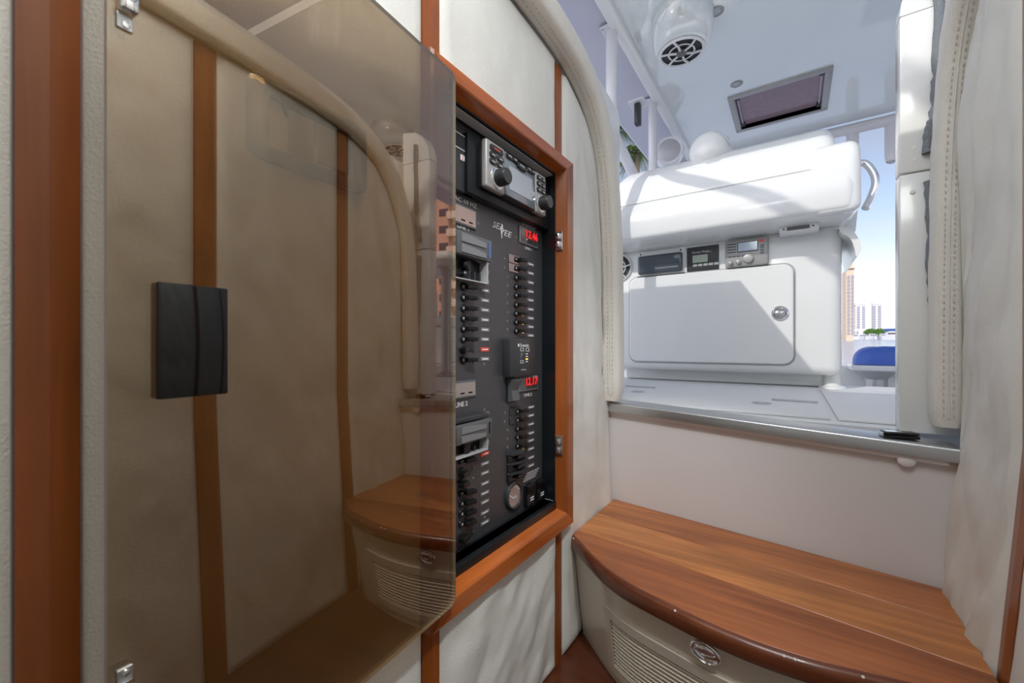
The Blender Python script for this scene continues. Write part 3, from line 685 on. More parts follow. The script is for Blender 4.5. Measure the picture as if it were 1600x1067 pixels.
# round fuel gauge
q = pp(801, 773)
gz = MB().lathe(q, (1, 0, 0), [(.033, 0), (.033, .006), (.030, .009), (.027, .0085), (.0265, .004)], 32, cap=False).build('gauge_bezel', 'dark_grey', pan, smooth=40)
tag(gz, 'round dark-rimmed gauge with a needle')
MB().lathe(q+Vector((.0035, 0, 0)), (1, 0, 0), [(.0268, 0), (.0268, .0008), (.0005, .0009)], 32).build('gauge_face', 'meter_glass', gz)
MB().box((0, -.001, 0), (.0008, .001, .020), 0, 1, Matrix.Translation(q+Vector((.0046, -.004, -.006))) @ Matrix.Rotation(R(55), 4, 'X')).build('needle', 'print_white', gz)
for a in range(-60, 61, 24): MB().box((0, -.0007, .018), (.0006, .0007, .023), 0, 1, Matrix.Translation(q+Vector((.0045, 0, 0))) @ Matrix.Rotation(R(a), 4, 'X')).build('tick', 'print_white', gz)
MB().box((q.x+.0045, q.y-.006, q.z-.008), (q.x+.0052, q.y+.010, q.z-.003)).build('gauge_badge', 'label_grey', gz)
# rockers
def rocker(px, py, w_, h_, mt='black_plastic', dp=.016):
    q = pp(px, py); f_ = MB().box((q.x, q.y-w_/2, q.z-h_/2), (q.x+.004, q.y+w_/2, q.z+h_/2), .0015, 1).build('rocker_switch', 'black_plastic', pan)
    mb = MB(); mb.prism([(q.x+.004, q.y-w_*.42, q.z-h_*.46), (q.x+dp*.75, q.y-w_*.42, q.z-h_*.40), (q.x+dp*.6, q.y-w_*.42, q.z), (q.x+dp, q.y-w_*.42, q.z+h_*.42), (q.x+.004, q.y-w_*.42, q.z+h_*.46)], (0, w_*.84, 0))
    mb.build('rocker_cap', mt, f_); return f_
for px, py, w_ in ((823.5, 772, .036), (839.5, 765, .034)):
    f_ = rocker(px, py, w_, .056)
    for dz in (-.006, -.012): q = pp(px+1, py); MB().box((q.x+.0128, q.y-.008, q.z+dz), (q.x+.0134, q.y+.008, q.z+dz+.0025)).build('rocker_print', 'print_white', f_)
rocker(797, 609, .034, .058, 'grey_plastic', .024)
for y in (711, 726, 741):
    q = pp(805, y); g_ = MB().box((q.x, q.y-.036, q.z-.0115), (q.x+.006, q.y+.036, q.z+.0115), .002, 1).build('guarded_breaker', 'black_plastic', pan)
    mb = MB(); mb.prism([(q.x, q.y-.036, q.z+.0105), (q.x, q.y+.036, q.z+.0105), (q.x+.012, q.y+.034, q.z+.0105), (q.x+.022, q.y, q.z+.0105), (q.x+.012, q.y-.034, q.z+.0105)], (0, 0, -.003)); mb.build('guard_lip', 'dark_grey', g_)
    MB().box((q.x+.006, q.y-.010, q.z-.006), (q.x+.016, q.y+.022, q.z+.004), .0015, 1).build('toggle', 'black_plastic', g_)
q = pp(806, 702); mb = MB(); mb.prism([(q.x, q.y-.036, q.z), (q.x, q.y+.036, q.z), (q.x+.012, q.y+.034, q.z), (q.x+.022, q.y, q.z), (q.x+.012, q.y-.034, q.z)], (0, 0, -.008)); mb.build('guard_hood', 'dark_grey', pan)
# fine notice text lines near the bottom right
for k in range(4):
    q = pp(833-2*k, 735.5+4.2*k); MB().box((XP, q.y-.030, q.z-.0013), (XP+.0004, q.y+.030, q.z+.0013)).build('notice_line', 'label_grey', pan)
# ---------------- marine radio in the panel
q0, q1 = onX(760, 275, XP+.045), onX(853.5, 300, XP+.045)
ra, rb = q0.y, q1.y; rz1, rz0 = onX(805, 243, XP+.045).z+.002, onX(805, 314, XP+.045).z
rz1 = CZ+.413; rz0 = CZ+.316
radio = thing('marine_radio', (XP, (ra+rb)/2, rz0), 'silver and black marine radio with two knobs at the top of the switch panel', 'radio')
MB().box((XP, ra-.030, rz0-.016), (XP+.022, FY1-.004, rz1+.006), .004, 2).build('mount_box', 'black_liner', radio, smooth=40)
body = MB().box((XP+.022, ra+.004, rz0+.002), (XP+.043, rb-.004, rz1-.002), .004, 2).build('radio_body', 'dark_grey', radio, smooth=40)
W_ = rb-ra; F = XP+.045
MB().box((XP+.030, ra, rz0), (F, ra+W_*.27, rz1), .005, 3).build('left_cheek', 'silver_plastic', radio, smooth=40)
MB().box((XP+.030, ra+W_*.79, rz0), (F, rb, rz1), .005, 3).build('right_cheek', 'silver_plastic', radio, smooth=40)
sc = MB().box((XP+.030, ra+W_*.27, rz0+.004), (F-.001, ra+W_*.79, rz1-.002), .002, 2).build('display_panel', 'screen_grey', radio, smooth=40)
H_ = rz1-rz0
MB().box((F-.001, ra+W_*.34, rz0+H_*.20), (F-.0004, ra+W_*.73, rz0+H_*.72)).build('screen', 'lcd', sc)
def btn(fy, fz, wy, wz, mt='dark_grey', red=False):
    b_ = inst(f'btn{wy}{wz}', lambda m_: m_.box((-.002, -wy/2, -wz/2), (.003, wy/2, wz/2), min(wz, wy)*.38, 2), 'button', mt, Vector((F, ra+W_*fy, rz0+H_*fz)), radio)
    MB().box((F+.003, ra+W_*fy-wy*.22, rz0+H_*fz-.0014), (F+.0034, ra+W_*fy+wy*.22, rz0+H_*fz+.0014)).build('button_print', 'red_label' if red else 'label_grey', b_)
btn(.135, .85, .044, .0115, red=True)
for fz in (.70, .56): btn(.085, fz, .023, .0105); btn(.19, fz, .023, .0105)
for fz in (.86, .71, .56): btn(.85, fz, .020, .0105); btn(.935, fz, .020, .0105)
btn(.33, .90, .024, .0105); btn(.42, .90, .020, .0105); btn(.53, .86, .040, .016); btn(.66, .90, .022, .0105); btn(.735, .90, .018, .0105)
def knob(fy, fz, r_):
    c = Vector((F, ra+W_*fy, rz0+H_*fz))
    k_ = MB().lathe(c, (1, 0, 0), [(r_*1.25, -.002), (r_*1.25, .002), (r_*1.1, .004)], 28).build('knob_ring', 'chrome', radio, smooth=40)
    MB().lathe(c, (1, 0, 0), [(r_, .002), (r_, .012), (r_*.94, .024), (r_*.85, .0265), (r_*.02, .0265)], 28).build('knob', 'dark_grey', k_, smooth=30)
knob(.155, .27, .0175); knob(.885, .25, .0165)
# ---------------- small square meter unit at the top left
a, b = pp(690, 230), pp(733.5, 230); zt, zb_ = CZ+.402, CZ+.30
bil = thing('bilge_alarm', (XP, (a.y+b.y)/2, zb_), 'small black alarm module with white outlined square beside the radio', 'alarm')
MB().box((XP, a.y, zb_), (XP+.014, b.y, zt), .002, 2).build('module_case', 'dark_grey', bil, smooth=40)
q = onX(719, 221, XP+.0145)
MB().box((q.x, q.y-.022, q.z-.015), (q.x+.0006, q.y+.018, q.z+.015)).build('white_outline', 'print_white', bil)
MB().box((q.x+.0006, q.y-.020, q.z-.013), (q.x+.0010, q.y+.016, q.z+.013)).build('dark_window', 'black_plastic', bil)
q = onX(722, 247, XP+.0145)
MB().box((q.x, q.y-.006, q.z-.006), (q.x+.002, q.y+.006, q.z+.006), .0012, 1).build('white_button', 'print_white', bil); MB().box((q.x+.002, q.y-.0008, q.z-.004), (q.x+.0023, q.y+.0008, q.z+.004)).build('red_mark', 'red_label', bil)
# ---------------- tank monitor
a, b = onX(797, 557, XP+.022), onX(837, 557, XP+.022); zt, zb_ = onX(817, 529, XP+.022).z, onX(817, 587, XP+.022).z
tm = thing('tank_monitor', (XP, (a.y+b.y)/2, zb_), 'dark grey square tank monitor box with white symbols on the switch panel', 'monitor')
MB().box((XP, a.y, zb_), (XP+.022, b.y, zt), .003, 2).build('monitor_case', 'dark_grey', tm, smooth=40)
yc, zc, X2 = (a.y+b.y)/2, (zt+zb_)/2, XP+.0224
text('Dometic', (X2, yc+.004, zt-.016), .011, MXP, 'print_white', tm, width=.038); text('Tank Monitor', (X2, yc, zb_+.014), .005, MXP, 'label_grey', tm, width=.024)
MB().box((X2-.0002, yc-.024, zt-.019), (X2+.0003, yc-.019, zt-.012)).build('brand_block', 'print_white', tm)
for k in range(4): MB().box((X2-.0002, yc+.010, zc+.006-k*.006), (X2+.0003, yc+.018, zc+.0085-k*.006)).build('level_bar', 'led_amber' if k == 2 else 'print_white', tm)
for dy, dz, w2, h2 in ((-.014, .014, .014, .008), (.010, .013, .014, .009), (-.014, -.014, .013, .007)):
    mb = MB(); 
    for e0, e1, f0, f1 in ((0, 1, 0, .15), (0, 1, .85, 1), (0, .1, 0, 1), (.9, 1, 0, 1)): mb.box((X2-.0002, yc+dy+w2*e0, zc+dz+h2*f0), (X2+.0003, yc+dy+w2*e1, zc+dz+h2*f1))
    mb.build('symbol', 'print_white', tm)
MB().prism([(X2, yc-.012, zc+.010), (X2, yc-.004, zc+.010), (X2, yc-.012, zc-.004)], (.0003, 0, 0)).build('symbol', 'label_dim', tm)

# ------------------------------------------------------------------ open smoked acrylic door
H = Vector((XL+.038, 0, 0)); d = ray(712, 540); H.y = d.y*H.x/d.x
Fe = Vector((XL+.0700, 0, 0)); d = ray(167, 540); Fe.y = d.y*Fe.x/d.x
dv = (Fe-H); DW = dv.length; dv.normalize(); dn = Vector((0, 0, 1)).cross(dv); dn = dn if dn.x > 0 else -dn      # dn: towards the cabin
DZ0, DZ1 = CZ-.428, CZ+.450; TK = .006
door = thing('smoked_door', (H.x, H.y, DZ0), 'smoked brown acrylic door swung open over the cream leather wall, reflecting the companionway', 'door')
def dpt(u, z, off=0): return Vector((H.x, H.y, 0))+dv*u+dn*off+Vector((0, 0, z))
def rrect(w_, z0, z1, r_, n=5):
    P = []
    for cx, cz, a0 in ((w_-r_, z1-r_, 0), (r_, z1-r_, 90), (r_, z0+r_, 180), (w_-r_, z0+r_, 270)):
        P += [(cx+r_*math.cos(R(a0+90*i/n)), cz+r_*math.sin(R(a0+90*i/n))) for i in range(n+1)]
    return P
P = rrect(DW, DZ0, DZ1, .014)
mb = MB(); n = len(P)
mb.raw([dpt(u, z, 0) for u, z in P], [tuple(range(n))]); mb.raw([dpt(u, z, -TK) for u, z in P], [tuple(range(n))])
mb.build('acrylic_sheet', 'smoked_acrylic', door, weld=False)
mb = MB(); mb.raw([dpt(u, z, .0) for u, z in P]+[dpt(u, z, -TK) for u, z in P], [(i, (i+1) % n, n+(i+1) % n, n+i) for i in range(n)]); mb.build('polished_edge', 'acrylic_edge', door)
def door_uv(px, py, off=0):
    d = ray(px, py); p0 = dpt(0, CZ, off)-Vector((0, 0, 0)); t2 = (p0-Vector((0, 0, CZ))).dot(dn)/d.dot(dn); q = Vector((0, 0, CZ))+d*t2
    return (q-p0).dot(dv), q.z
def dbox(mb, u0, u1, z0, z1, o0, o1, r=0):
    Mt = Matrix.Translation(dpt(0, 0, 0)) @ Matrix(((dv.x, 0, dn.x, 0), (dv.y, 0, dn.y, 0), (0, 1, 0, 0), (0, 0, 0, 1)))
    return mb.box((u0, z0, o0), (u1, z1, o1), r, 2, Mt)
ua, za = door_uv(357, 447, .008); ub, zb_ = door_uv(247, 625, .008)
ub2, zb2 = door_uv(247, 439, .008)
h_ = dbox(MB(), ua, ub, zb_, zb2, .0004, .008, .0015).build('handle_block', 'black_gloss', door, smooth=40); tag(h_, 'glossy black rectangular pull plate')
for py, sg in ((48, 1), (1042, -1)):
    u, z = door_uv(196, py, .001)
    c_ = dbox(MB(), u-.0045, u+.0055, z if sg > 0 else z-.012, z+.012 if sg > 0 else z, 0, .002, .0008).build('strike_plate', 'steel', door); tag(c_, 'chrome strike plate near the free edge')
    z2 = z+sg*.013
    dbox(MB(), u-.006, u+.0045, min(z2, z2+sg*.012), max(z2, z2+sg*.012), 0, .010, .002).build('strike_tongue', 'chrome', c_, smooth=40)
    MB().lathe(dpt(u, z+sg*.004, .002), dn, [(.0028, 0), (.0024, .001), (.0005, .0012)], 12).build('screw', 'chrome', c_, smooth=40)
# piano hinge knuckles at the hinge edge
hz0 = DZ0+.02
hg = MB().cyl(dpt(-.002, DZ0+.01, -TK-.006), dpt(-.002, DZ1-.01, -TK-.006), .0022, n=8).build('hinge_pin', 'dark_grey', door)
for k in range(15):
    z = DZ0+.03+k*(DZ1-DZ0-.06)/14
    MB().box((-.004, -.0009, -.0006), (.004, .0009, .0006), 0, 1, Matrix.Translation(dpt(.006, z, -TK-.003))).build('hinge_gap', 'steel', hg)
# chrome framed recessed plate on the wall behind the door
py0, py1, pz0, pz1 = .203, .356, CZ+.208, CZ+.302
XW = XL+.003
plt = thing('recess_plate', (XL, (py0+py1)/2, pz0), 'chrome rectangular latch plate on the leather wall seen through the smoked door', 'plate')
def rr2(y0, y1, z0, z1, r_, n=5):
    P = []
    for cy, cz, a0 in ((y1-r_, z1-r_, 0), (y0+r_, z1-r_, 90), (y0+r_, z0+r_, 180), (y1-r_, z0+r_, 270)):
        P += [(cy+r_*math.cos(R(a0+90*i/n)), cz+r_*math.sin(R(a0+90*i/n))) for i in range(n+1)]
    return P
loops = [(0, .000, .014), (0, .007, .014), (.006, .011, .011), (.022, .011, .007), (.026, .004, .005), (.026, .001, .005)]
vs = []; 
for ins, hx, r_ in loops: vs += [(XW+hx, y, z) for y, z in rr2(py0+ins, py1-ins, pz0+ins*.75, pz1-ins*.75, r_)]
n = 24; mb = MB(); mb.raw(vs, [(k*n+i, k*n+(i+1) % n, (k+1)*n+(i+1) % n, (k+1)*n+i) for k in range(len(loops)-1) for i in range(n)]); mb.build('chrome_frame', 'dull_chrome', plt, smooth=50)
MB().box((XW-.001, py0+.024, pz0+.018), (XW+.002, py1-.024, pz1-.018)).build('inner_plate', 'dark_grey', plt)
MB().box((XW+.002, py0+.046, pz0+.022), (XW+.005, py0+.079, pz1-.022), .001, 1).build('flap', 'label_grey', plt); MB().box((XW+.002, py0+.081, pz0+.022), (XW+.005, py1-.030, pz1-.022), .001, 1).build('flap', 'label_grey', plt)

# ------------------------------------------------------------------ cockpit deck
ZD = CZ-.205
deck = MB().box((-1.6, 1.36, ZD-.03), (2.5, 2.72, ZD)).box((-1.6, 2.72, ZD-.5), (.20, 3.35, ZD)).box((1.55, 2.72, ZD-.5), (2.5, 4.72, ZD)).box((-1.6, 2.69, ZD-.5), (2.5, 2.72, ZD-.03)).build('deck', 'nonskid'); tag(deck, 'white non-skid cockpit deck behind the steel sill', kind='structure')
tag(MB().box((-1.6, 2.72, ZD-.48), (2.5, 4.75, ZD-.42)).build('cockpit_sole', 'nonskid'), 'lower white cockpit sole aft of the console', kind='structure')
def flush_hatch(x0, x1, y0, y1, label):
    t_ = thing('deck_hatch', ((x0+x1)/2, (y0+y1)/2, ZD), label, 'hatch')
    lid = MB().box((x0, y0, ZD+.0005), (x1, y1, ZD+.008), .003, 2).build('hatch_lid', 'nonskid', t_, smooth=40)
    return t_, lid
def pull(px, py, lid, r_=.030):
    q = onZ(px, py, ZD+.0085)
    MB().lathe(q, (0, 0, 1), [(r_, -.001), (r_, .0015), (r_*.8, .002), (r_*.75, -.0002), (.001, -.0002)], 24).build('ring_pull', 'steel', lid, smooth=40)
def hinge_bar(pa, pb, lid):
    a, b = onZ(*pa, ZD+.009), onZ(*pb, ZD+.009); a.y = b.y = (a.y+b.y)/2
    MB().box((a.x, a.y-.018, ZD+.008), (b.x, a.y+.018, ZD+.012), .001, 1).build('hinge_bar', 'grey_pipe', lid)
t1, l1 = flush_hatch(-.75, .085, 1.42, 2.36, 'flush white deck hatch with ring pulls, left of the deck seam')
pull(1190, 630, l1); pull(997, 612, l1); hinge_bar((980, 603), (1022, 606), l1)
t2, l2 = flush_hatch(.10, .62, 1.42, 2.36, 'flush white deck hatch right of the deck seam by the pillar')
hinge_bar((1206, 624), (1278, 629), l1)
# gunwales
for s, nm, lb in ((-1, 'trim_3', 'white port bulwark of the cockpit'), (1, 'trim_4', 'white starboard bulwark of the cockpit')):
    mb = MB(); gx = -1.6 if s < 0 else 2.5; mb.box((gx-.07, 1.35, ZD-.3), (gx+.07, 4.8, ZD+.16), .03, 3); tag(mb.build(nm, 'gelcoat', smooth=40), lb, kind='structure')

# ------------------------------------------------------------------ helm seat console
CX0, CX1 = -.93, .185
con = thing('helm_console', (-.35, 2.75, ZD), 'big white moulded helm seat console with locker door in the sunlit cockpit', 'console')
ZB = CZ-.140; ZU = CZ+.545
MB().box((CX0+.06, 2.52, ZD), (CX1-.04, 2.78, ZB+.02), .02, 2).build('plinth', 'gelcoat', con, smooth=40)
# pedestal tube foot at the right corner
MB().lathe(onZ(1302, 608, ZD)+Vector((0, .07, 0)), (0, 0, 1), [(.055, 0), (.055, .006), (.035, .014), (.030, .10)], 20).build('foot_flange', 'gelcoat', con, smooth=40)
MB().box((CX0, 2.40, ZB), (CX1, 2.80, ZU+.03), .045, 5).build('lower_cabinet', 'gelcoat', con, smooth=40)
# overhanging moulding: profile swept across, right end wrapped into a wing
def molding(prof, x0, x1, name, r_end=.06, mt='gelcoat', slantL=0):
    # prof: closed list (y,z); ends rounded by shrinking towards the centre
    cy = sum(p[0] for p in prof)/len(prof); cz = sum(p[1] for p in prof)/len(prof); n = len(prof)
    st = [(0, 0)]+[(r_end*(1-math.cos(R(a))), math.sin(R(a))) for a in (20, 40, 60, 75, 90)]
    secs = []
    for dx, k in [(r_end-r_end*math.cos(R(a)), a) for a in (90, 70, 50, 30, 12, 0)]:
        pass
    m_ = 7
    for i in range(m_+1):
        a = R(90*i/m_); secs.append((x0+r_end*(1-math.sin(a)), r_end*(1-math.cos(a))))
    secs.sort()
    left = [(x0+r_end*(1-math.cos(R(90*i/m_))), r_end*(1-math.sin(R(90*i/m_)))) for i in range(m_+1)]
    right = [(x1-(a-x0), b) for a, b in reversed(left)]
    def shrink(d):
        out2 = []
        for y, z in prof:
            vy, vz = y-cy, z-cz; L = math.hypot(vy, vz); k = max(0, (L-d)/L)
            out2.append((cy+vy*k, cz+vz*k))
        return out2
    vs = []; rows = left+right
    for x, d in rows:
        for y, z in shrink(d): vs.append((x+slantL*max(0, 1-(x-x0)/.4)*(z-cz), y, z))
    fs = [(i*n+k, i*n+(k+1) % n, (i+1)*n+(k+1) % n, (i+1)*n+k) for i in range(len(rows)-1) for k in range(n)]+[tuple(range(n)), tuple(reversed(range((len(rows)-1)*n, len(rows)*n)))]
    mb = MB(); mb.raw(vs, fs); return mb.build(name, mt, con, smooth=35)
z = lambda r_: CZ+r_
def rprof(P, r_, n=4):
    out2 = []; N = len(P)
    for i, (p, rr) in enumerate(zip(P, r_)):
        p = Vector((p[0], p[1])); a = Vector(P[i-1])-p; b = Vector(P[(i+1) % N])-p
        if rr <= 0: out2.append((p.x, p.y)); continue
        a.normalize(); b.normalize(); A, B = p+a*rr, p+b*rr
        for k in range(n+1):
            t2 = k/n; q = A*(1-t2)**2+p*2*t2*(1-t2)+B*t2*t2; out2.append((q.x, q.y))
    return out2
low_p = rprof([(2.195, z(.575)), (2.185, z(.70)), (2.225, z(.772)), (2.74, z(.80)), (2.80, z(.60)), (2.46, z(.552)), (2.30, z(.553))], (.02, .05, .012, .03, .05, .03, .06))
molding(low_p, CX0+.035, CX1+.035, 'overhang_moulding', .045)
up_p = rprof([(2.236, z(.778)), (2.300, z(.93)), (2.42, z(1.03)), (2.66, z(1.08)), (2.78, z(1.02)), (2.80, z(.80)), (2.6, z(.76))], (.015, .06, .06, .08, .06, .03, .02))
molding(up_p, -.885, .155, 'backrest_moulding', .06, slantL=.35)
# right-hand shoulder post of the moulding
molding(rprof([(2.20, z(.56)), (2.195, z(.80)), (2.25, z(.88)), (2.5, z(.90)), (2.6, z(.60))], (.03, .05, .04, .05, .04)), .06, .232, 'shoulder', .04)
# curled wing under the right end of the overhang
mb = MB()
wing = [onY(1313, 352, 2.34), onY(1328, 356, 2.34), onY(1340, 370, 2.34), onY(1346, 386, 2.34), onY(1344, 394, 2.34), onY(1338, 401, 2.34), onY(1335, 388, 2.34), onY(1328, 372, 2.34), onY(1313, 362, 2.34)]
mb.prism(cat_rom(wing+[wing[0]], 5)[:-1], (0, .5, 0)); mb.build('wing_lip', 'gelcoat', con, smooth=30)
# domed cup on top
c = onY(1108, 232, 2.36)
MB().lathe(c+Vector((0, .16, .00)), (-.12, -1, .10), [(.088, -.12), (.096, 0), (.096, .10), (.090, .14), (.074, .165), (.045, .182), (.01, .187)], 28).build('domed_boss', 'gelcoat', con, smooth=50)
MB().lathe(c+Vector((.005, .12, .055)), (0, -.25, 1), [(.075, -.08), (.078, .01), (.070, .035), (.045, .052), (.008, .058)], 28).build('domed_boss', 'gelcoat', con, smooth=50)
# locker door with rounded corners
YFc = 2.4
dA, dB = onY(985, 500, YFc), onY(1240, 500, YFc); zt, zb_ = onY(1110, 424, YFc).z, onY(1110, 566.5, YFc).z
def rrp(x0, x1, z0, z1, r_, y, n=6):
    P = []
    for cx, cz, a0 in ((x1-r_, z1-r_, 0), (x0+r_, z1-r_, 90), (x0+r_, z0+r_, 180), (x1-r_, z0+r_, 270)):
        P += [Vector((cx+r_*math.cos(R(a0+90*i/n)), y, cz+r_*math.sin(R(a0+90*i/n)))) for i in range(n+1)]
    return P
mb = MB(); mb.prism(rrp(dA.x-.008, dB.x+.008, zb_-.008, zt+.008, .05, YFc-.003), (0, .004, 0)); mb.build('door_gasket', 'label_grey', con)
mb = MB(); 
P0 = rrp(dA.x, dB.x, zb_, zt, .045, YFc-.004); P1 = rrp(dA.x, dB.x, zb_, zt, .045, YFc-.014); P2 = rrp(dA.x+.006, dB.x-.006, zb_+.006, zt-.006, .040, YFc-.018); n = len(P0)
mb.raw(P0+P1+P2, [(k*n+i, k*n+(i+1) % n, (k+1)*n+(i+1) % n, (k+1)*n+i) for k in range(2) for i in range(n)]+[tuple(range(2*n, 3*n))])
ld = mb.build('locker_door', 'gelcoat', con, smooth=30)
q = onY(1219, 489.5, YFc-.018)
lt = MB().lathe(q, (0, -1, 0), [(.036, 0), (.036, .004), (.030, .008), (.026, .006), (.024, .002), (.002, .002)], 28).build('round_latch', 'chrome', ld, smooth=40); tag(lt, 'round chrome latch')
MB().box((q.x-.018, q.y-.014, q.z-.008), (q.x+.020, q.y-.003, q.z+.008), .004, 2).build('latch_lever', 'chrome', lt, smooth=40)
MB().lathe(q+Vector((-.01, -.006, 0)), (0, -1, 0), [(.013, 0), (.013, .008), (.008, .011), (.001, .011)], 18).build('lock_core', 'steel', lt, smooth=40)
# vent light under the overhang
a, b = onY(1218, 354, 2.36), onY(1279, 354, 2.36)
vl = thing('courtesy_light', ((a.x+b.x)/2, 2.36, CZ+.5), 'small rectangular courtesy light under the console overhang', 'light')
zc = onY(1248, 357, 2.36).z
MB().box((a.x, 2.300, zc-.026), (b.x, 2.40, zc+.010), .004, 2).build('light_case', 'white_plastic', vl, smooth=40); MB().box((a.x+.03, 2.296, zc-.018), (b.x-.035, 2.301, zc-.002), .001, 1).build('lens', 'grey_plastic', vl)
for x in (a.x+.018, b.x-.022): MB().lathe((x, 2.2998, zc-.009), (0, -1, 0), [(.004, 0), (.003, .001), (.0005, .001)], 10).build('screw', 'dark_grey', vl)
# instruments in the cabinet face (each a thing set into the console)
def face_box(name, px0, px1, py0, py1, label, cat, mt, dep, r_=.004, part='case'):
    pm = (px0+px1)/2; a, b = onY(px0, 400, YFc-dep), onY(px1, 400, YFc-dep); zt, zb_ = onY(pm, py0, YFc-dep).z, onY(pm, py1, YFc-dep).z
    t_ = thing(name, ((a.x+b.x)/2, YFc, zb_), label, cat)
    MB().box((a.x, YFc-dep, zb_), (b.x, YFc-.0005, zt), r_, 3).build(part, mt, t_, smooth=40)
    return t_, a.x, b.x, zb_, zt, YFc-dep
t_, xa, xb, za, zb2, yf = face_box('switch_cover', 996, 1065.5, 396.5, 426, 'dark translucent switch cover set in the console, leftmost of the three instruments', 'cover', 'dark_smoke', .03, .012, 'smoked_lid')
MB().box((xa-.012, YFc-.003, za-.018), (xb+.012, YFc+.002, zb2+.028), .002, 1).build('surround', 'gelcoat', t_)
MB().box((xa+.10, yf-.002, za+.022), (xb-.02, yf+.004, za+.030), .001, 1).build('inner_ledge', 'label_dim', t_)
for x, z2 in ((xa+.01, zb2+.014), (xb-.012, zb2+.014)): MB().lathe((x, YFc-.003, z2), (0, -1, 0), [(.005, 0), (.004, .0015), (.0005, .0015)], 10).build('screw', 'grey_plastic', t_)
t_, xa, xb, za, zb2, yf = face_box('inverter_display', 1073, 1123, 384.5, 422.5, 'dark grey square control display with small green screen, middle instrument of the console', 'display', 'dark_grey', .008, .003)
MB().box((xa+.03, yf-.001, za+.045), (xa+.105, yf+.0005, za+.085)).build('green_screen', 'lcd_green', t_)
for k in range(5): MB().box((xa+.032+k*.026, yf-.003, za+.024), (xa+.054+k*.026, yf+.0005, za+.038), .002, 1).build('button', 'label_grey', t_)
text('Current Watch', (xa+.07, yf-.0006, zb2-.030), .016, MYM, 'print_white', t_, width=.085); text('Control Panel', (xb-.045, yf-.0006, zb2-.034), .010, MYM, 'label_grey', t_, width=.03)
t_, xa, xb, za, zb2, yf = face_box('vhf_radio', 1133, 1201, 373, 415.5, 'silver-grey VHF radio with round dial in the sunlit console', 'radio', 'silver_plastic', .03, .008)
w_, h_ = xb-xa, zb2-za
MB().box((xa+w_*.29, yf-.002, za+h_*.52), (xa+w_*.77, yf+.001, za+h_*.90), .002, 1).build('screen_rim', 'grey_plastic', t_); MB().box((xa+w_*.31, yf-.003, za+h_*.56), (xa+w_*.75, yf-.001, za+h_*.87)).build('screen', 'lcd_blue', t_)
for k in range(4): MB().box((xa+w_*.05, yf-.0015, za+h_*(.84-.10*k)), (xa+w_*.26, yf+.0005, za+h_*(.87-.10*k))).build('grille_slot', 'dark_grey', t_)
def vk(fx, fz, r_): MB().lathe((xa+w_*fx, yf, za+h_*fz), (0, -1, 0), [(r_*1.2, 0), (r_*1.15, .003), (r_, .004), (r_*.92, .014), (r_*.5, .016), (.0005, .016)], 22).build('dial', 'silver_plastic', t_, smooth=30)
vk(.55, .26, .022); vk(.13, .15, .010); vk(.32, .17, .011)
for fx in (.08, .18, .28, .39): MB().box((xa+w_*fx, yf-.002, za+h_*.36), (xa+w_*(fx+.07), yf+.0005, za+h_*.42), .001, 1).build('button', 'label_dim', t_)
for fz in (.68, .60, .50, .40): MB().box((xa+w_*.82, yf-.002, za+h_*fz), (xa+w_*.90, yf+.0005, za+h_*(fz+.06)), .001, 1).build('button', 'label_dim', t_)
MB().box((xa+w_*.81, yf-.002, za+h_*.82), (xa+w_*.90, yf+.0005, za+h_*.92), .001, 1).build('red_button', 'red_label', t_)
# speaker half hidden behind the arch roll
def grille(c, nrm, r_, label, cat='speaker', group=None, name='speaker'):
    nrm = Vector(nrm).normalized(); u = nrm.orthogonal().normalized(); v = nrm.cross(u); c = Vector(c)
    t_ = thing(name, c, label, cat, group)
    MB().lathe(c, nrm, [(r_*1.0, 0), (r_*1.02, .006), (r_*.92, .012), (r_*.88, .006)], 32, cap=False).build('trim_ring', 'white_plastic', t_, smooth=40)
    MB().lathe(c, nrm, [(r_*.93, .001), (r_*.9, .002), (r_*.3, -.004), (.001, -.004)], 28).build('cone', 'grille_dark', t_, smooth=40)
    MB().lathe(c, nrm, [(r_*.26, .004), (r_*.26, .011), (r_*.2, .014), (.001, .014)], 24).build('hub', 'grey_plastic', t_, smooth=40)
    MB().lathe(c, nrm, [(r_*.52, .008), (r_*.56, .011), (r_*.60, .008)], 28, cap=False).build('inner_ring', 'white_plastic', t_, smooth=40)
    for k in range(6):
        a = k*math.pi/3+.3; d1 = u*math.cos(a)+v*math.sin(a); d2 = u*math.cos(a+.12)+v*math.sin(a+.12)
        MB().tube([c+d1*r_*.22+nrm*.011, c+d1*r_*.55+nrm*.012, c+d2*r_*.92+nrm*.009], r_*.055, 6).build('spoke', 'white_plastic', t_, smooth=60)
    return t_
grille(onY(966, 419, YFc)+Vector((0, -.002, 0)), (0, -1, 0), .085, 'round white speaker in the console face half hidden by the arch roll')
# stainless grab rail beside the console
gr_ = thing('grab_rail', onY(1330, 262, 2.42), 'curved stainless grab rail on the right shoulder of the console', 'rail')
gp = cat_rom([onY(1312, 266, 2.42), onY(1330, 258, 2.44), onY(1350, 255, 2.46), (onY(1363, 268, 2.46)), onY(1368, 285, 2.46), onY(1362, 306, 2.46), onY(1352, 326, 2.44)], 5)
MB().tube(gp, .0155, 12).build('rail_tube', 'chrome', gr_, smooth=60)
# blue-grey shadowed side panel under the rail
mb = MB(); mb.prism([onY(1313, 262, 2.5), onY(1322, 275, 2.5), (onY(1334, 300, 2.5)), onY(1340, 330, 2.5), onY(1337, 360, 2.5), onY(1313, 366, 2.5)], (0, .4, 0)); mb.build('side_bolster', 'gelcoat', con, smooth=30)

